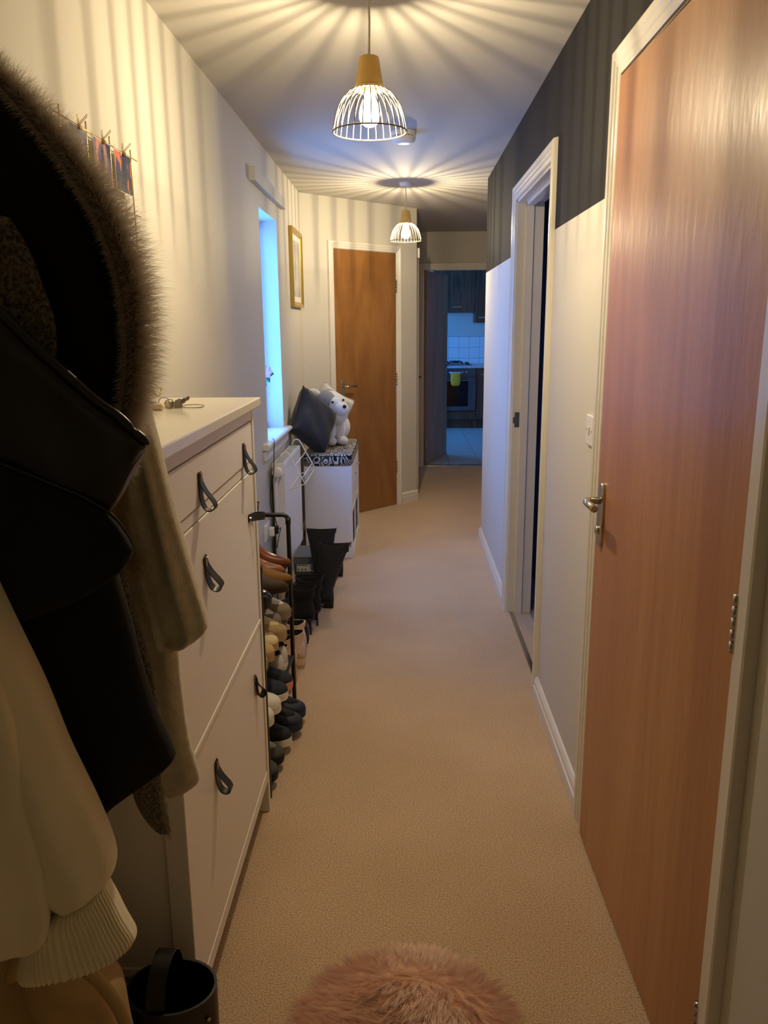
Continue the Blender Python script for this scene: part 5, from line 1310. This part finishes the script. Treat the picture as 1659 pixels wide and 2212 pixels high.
# pale fur showing below the collar
roots = []
fp = spline([(-0.4336, 1.2993), (-0.4375, 1.2523), (-0.4463, 1.2082), (-0.4437, 1.1783), (-0.4319, 1.1444), (-0.4293, 1.1215)], 30)
for k in range(2600):
    i = random.random() * 28.9; i0 = int(i); u = i - i0
    x_ = fp[i0][0] + (fp[i0 + 1][0] - fp[i0][0]) * u; z_ = fp[i0][1] + (fp[i0 + 1][1] - fp[i0][1]) * u
    a = random.uniform(-0.9, 0.5)
    roots.append(((x_ + random.uniform(-.016, .004), 1.20 + random.uniform(-.012, .01), z_), (math.cos(a), random.uniform(-.4, .2), math.sin(a)), random.uniform(0.012, 0.028), (0, 0, -0.35)))
strands('fur_hem', fur_shader('pale_fur', (206, 186, 146), 0.5), tc_, roots, 0.0004, 3)

ch = thing('cream_sweatshirt', 'cream sweatshirt with a ribbed cuff hanging nearest the camera', 'sweatshirt', (-0.5, 0.94, 0.5), 'coats on the left wall')
drape([((-0.6398, 1.2739), (-0.5388, 1.244)), ((-0.6514, 1.1588), (-0.5134, 1.1527)), ((-0.6527, 1.0893), (-0.4926, 1.0833)), ((-0.6541, 1.0177), (-0.4717, 1.0184)), ((-0.6514, 0.9505), (-0.4515, 0.9517)), ((-0.6413, 0.8885), (-0.4313, 0.89)), ((-0.6245, 0.8248), (-0.4155, 0.8281)), ((-0.5955, 0.7743), (-0.4052, 0.7777)), ((-0.5618, 0.7303), (-0.4081, 0.752)), ((-0.5236, 0.6917), (-0.4157, 0.7394))], 0.95, 0.050, 'sleeve', cream, ch, 6, 0.16, 0.4)
drape([((-0.5213, 0.6894), (-0.4167, 0.7431)), ((-0.5286, 0.6703), (-0.4115, 0.7283)), ((-0.5378, 0.6472), (-0.4017, 0.706)), ((-0.546, 0.6222), (-0.391, 0.6782)), ((-0.5496, 0.6018), (-0.3823, 0.6554)), ((-0.5443, 0.5893), (-0.3845, 0.6446))], 0.95, 0.048, 'cuff', cream_rib, ch, 3, 0.03, 0.2, 18, 300, 62, flat=0.9)
drape([((-0.6655, 1.1226), (-0.5076, 1.0986)), ((-0.6835, 1.0107), (-0.4904, 0.999)), ((-0.6981, 0.9196), (-0.482, 0.8946)), ((-0.7123, 0.8314), (-0.4759, 0.806)), ((-0.7259, 0.7468), (-0.4765, 0.7247)), ((-0.7288, 0.6887), (-0.4848, 0.6876)), ((-0.7149, 0.6556), (-0.5098, 0.6666))], 0.90, 0.022, 'body', cream, ch, 5, 0.2, 1.9)

tb = thing('tan_tote_bag', 'tan cotton tote bag slumped on the floor below the coats', 'bag', (-0.55, 1.12, 0), None)
drape([((-0.7725, 0.4941), (-0.5641, 0.4604)), ((-0.7788, 0.4481), (-0.516, 0.4287)), ((-0.7851, 0.4013), (-0.4911, 0.3964)), ((-0.7929, 0.3441), (-0.4792, 0.3494)), ((-0.8021, 0.276), (-0.4747, 0.2868)), ((-0.8074, 0.1762), (-0.4742, 0.193)), ((-0.8115, 0.0834), (-0.4832, 0.1011)), ((-0.8122, 0.0137), (-0.4975, 0.0275))], 1.12, 0.075, 'body', tan_cot, tb, 7, 0.22, 0.6)
tp = spline([(-0.618, 0.4992), (-0.5985, 0.5421), (-0.5615, 0.5494), (-0.5196, 0.5348), (-0.4764, 0.4927), (-0.4473, 0.4323), (-0.4399, 0.3611)], 30)
MB().tube([(p[0], 1.035, p[1]) for p in tp], 0.010, 8).build('handle', tan_cot, tb, True)

# black bucket bag on the floor
bg = thing('bucket_bag', 'small black leather bucket bag standing at the foot of the cabinet', 'bag', (-0.437, 1.24, 0))
bag_l = mat('black_bag_leather', (13, 12, 12), 0.38, bump=(140, 0.15, 0.002))
rings = []
for (z, rx, ry) in ((0.0, 0.070, 0.056), (0.01, 0.076, 0.06), (0.10, 0.080, 0.063), (0.20, 0.083, 0.066), (0.285, 0.084, 0.068), (0.292, 0.084, 0.068), (0.292, 0.079, 0.063), (0.18, 0.077, 0.061)):
    rings.append([(-0.437 + rx * math.cos(2 * PI * j / 40), 1.24 + ry * math.sin(2 * PI * j / 40), z) for j in range(40)])
auto(MB().loft(rings).build('body', bag_l, bg), 50)
m = MB(); hrng = []
for i in range(25):
    a = PI * i / 24
    cx_ = -0.437 - 0.012; 
    pz = 0.27 + 0.085 * math.sin(a) ** 0.8; py = 1.24 - 0.062 * math.cos(a)
    hrng.append([(cx_ + dx, py, pz + dz) for dx, dz in ((-0.017, -0.0015), (0.017, -0.0015), (0.017, 0.0015), (-0.017, 0.0015))])
auto(m.loft(hrng).build('strap_handle', bag_l, bg), 50)
MB().lathe([(0.0, 0.0), (0.004, 0.001), (0.005, 0.004), (0, 0.006)], (-0.362, 1.205, 0.25), 10).build('stud', chrome, bg, True)

# ------------------------------------------------------------ pink fur rug
rug = thing('fur_rug', 'round dusty pink faux fur rug on the carpet nearest the camera', 'rug', (0.0, 1.40, 0))
rug_b = mat('pink_fur_base', (222, 178, 152), 0.95); rug_f = fur_shader('pink_faux_fur', (252, 224, 206), 0.3); rug_f2 = fur_shader('pale_pink_faux_fur', (254, 232, 216), 0.3)
MB().lathe([(0.0, 0.030), (0.10, 0.029), (0.18, 0.024), (0.225, 0.014), (0.240, 0.004), (0.240, 0.001), (0, 0.001)], (0, 1.40, 0), 48).build('backing', rug_b, rug, True)
def rug_fur(nc, seed, per):
    rnd = random.Random(seed); roots = []
    for k in range(nc):
        r = 0.238 * math.sqrt(rnd.random()); a = 2 * PI * rnd.random()
        x, y = r * math.cos(a), r * math.sin(a)
        if y < -0.17: continue
        flow = 2.2 + 1.3 * math.sin(5 * x + 1.5) + 1.1 * math.sin(9 * y + 4 * x) + rnd.uniform(-.5, .5)
        rad = Vector((x, y, 0)) / max(r, 0.02)
        e = Vector((math.cos(flow) , math.sin(flow), 0)) * (1.0 - 0.8 * (r / 0.238) ** 2) + rad * (0.25 + 0.9 * (r / 0.238) ** 2)
        e.normalize()
        z0 = 0.026 - 0.022 * (r / 0.24) ** 3
        lift = rnd.uniform(0.25, 0.75) * (1 - 0.45 * r / 0.24)
        cl = rnd.uniform(0.028, 0.05)
        tipc = Vector((x, y, z0)) + e * cl + Vector((0, 0, lift * 0.02))
        for q in range(per):
            p = Vector((x + rnd.gauss(0, 0.005), y + rnd.gauss(0, 0.005), z0))
            tip = tipc + Vector((rnd.gauss(0, 0.0022), rnd.gauss(0, 0.0022), rnd.gauss(0, 0.002)))
            d = tip - p; L = d.length
            up = Vector((0, 0, 0.55 + 0.3 * lift))
            dd = (d.normalized() + up)
            bend = d / L - dd.normalized()
            roots.append((p + Vector((0, 1.40, 0)), dd, L, bend))
    return roots
strands('fur_pile', rug_f, rug, rug_fur(2000, 3, 11), 0.00065, 4)
strands('fur_highlights', rug_f2, rug, rug_fur(1100, 11, 11), 0.00065, 4)
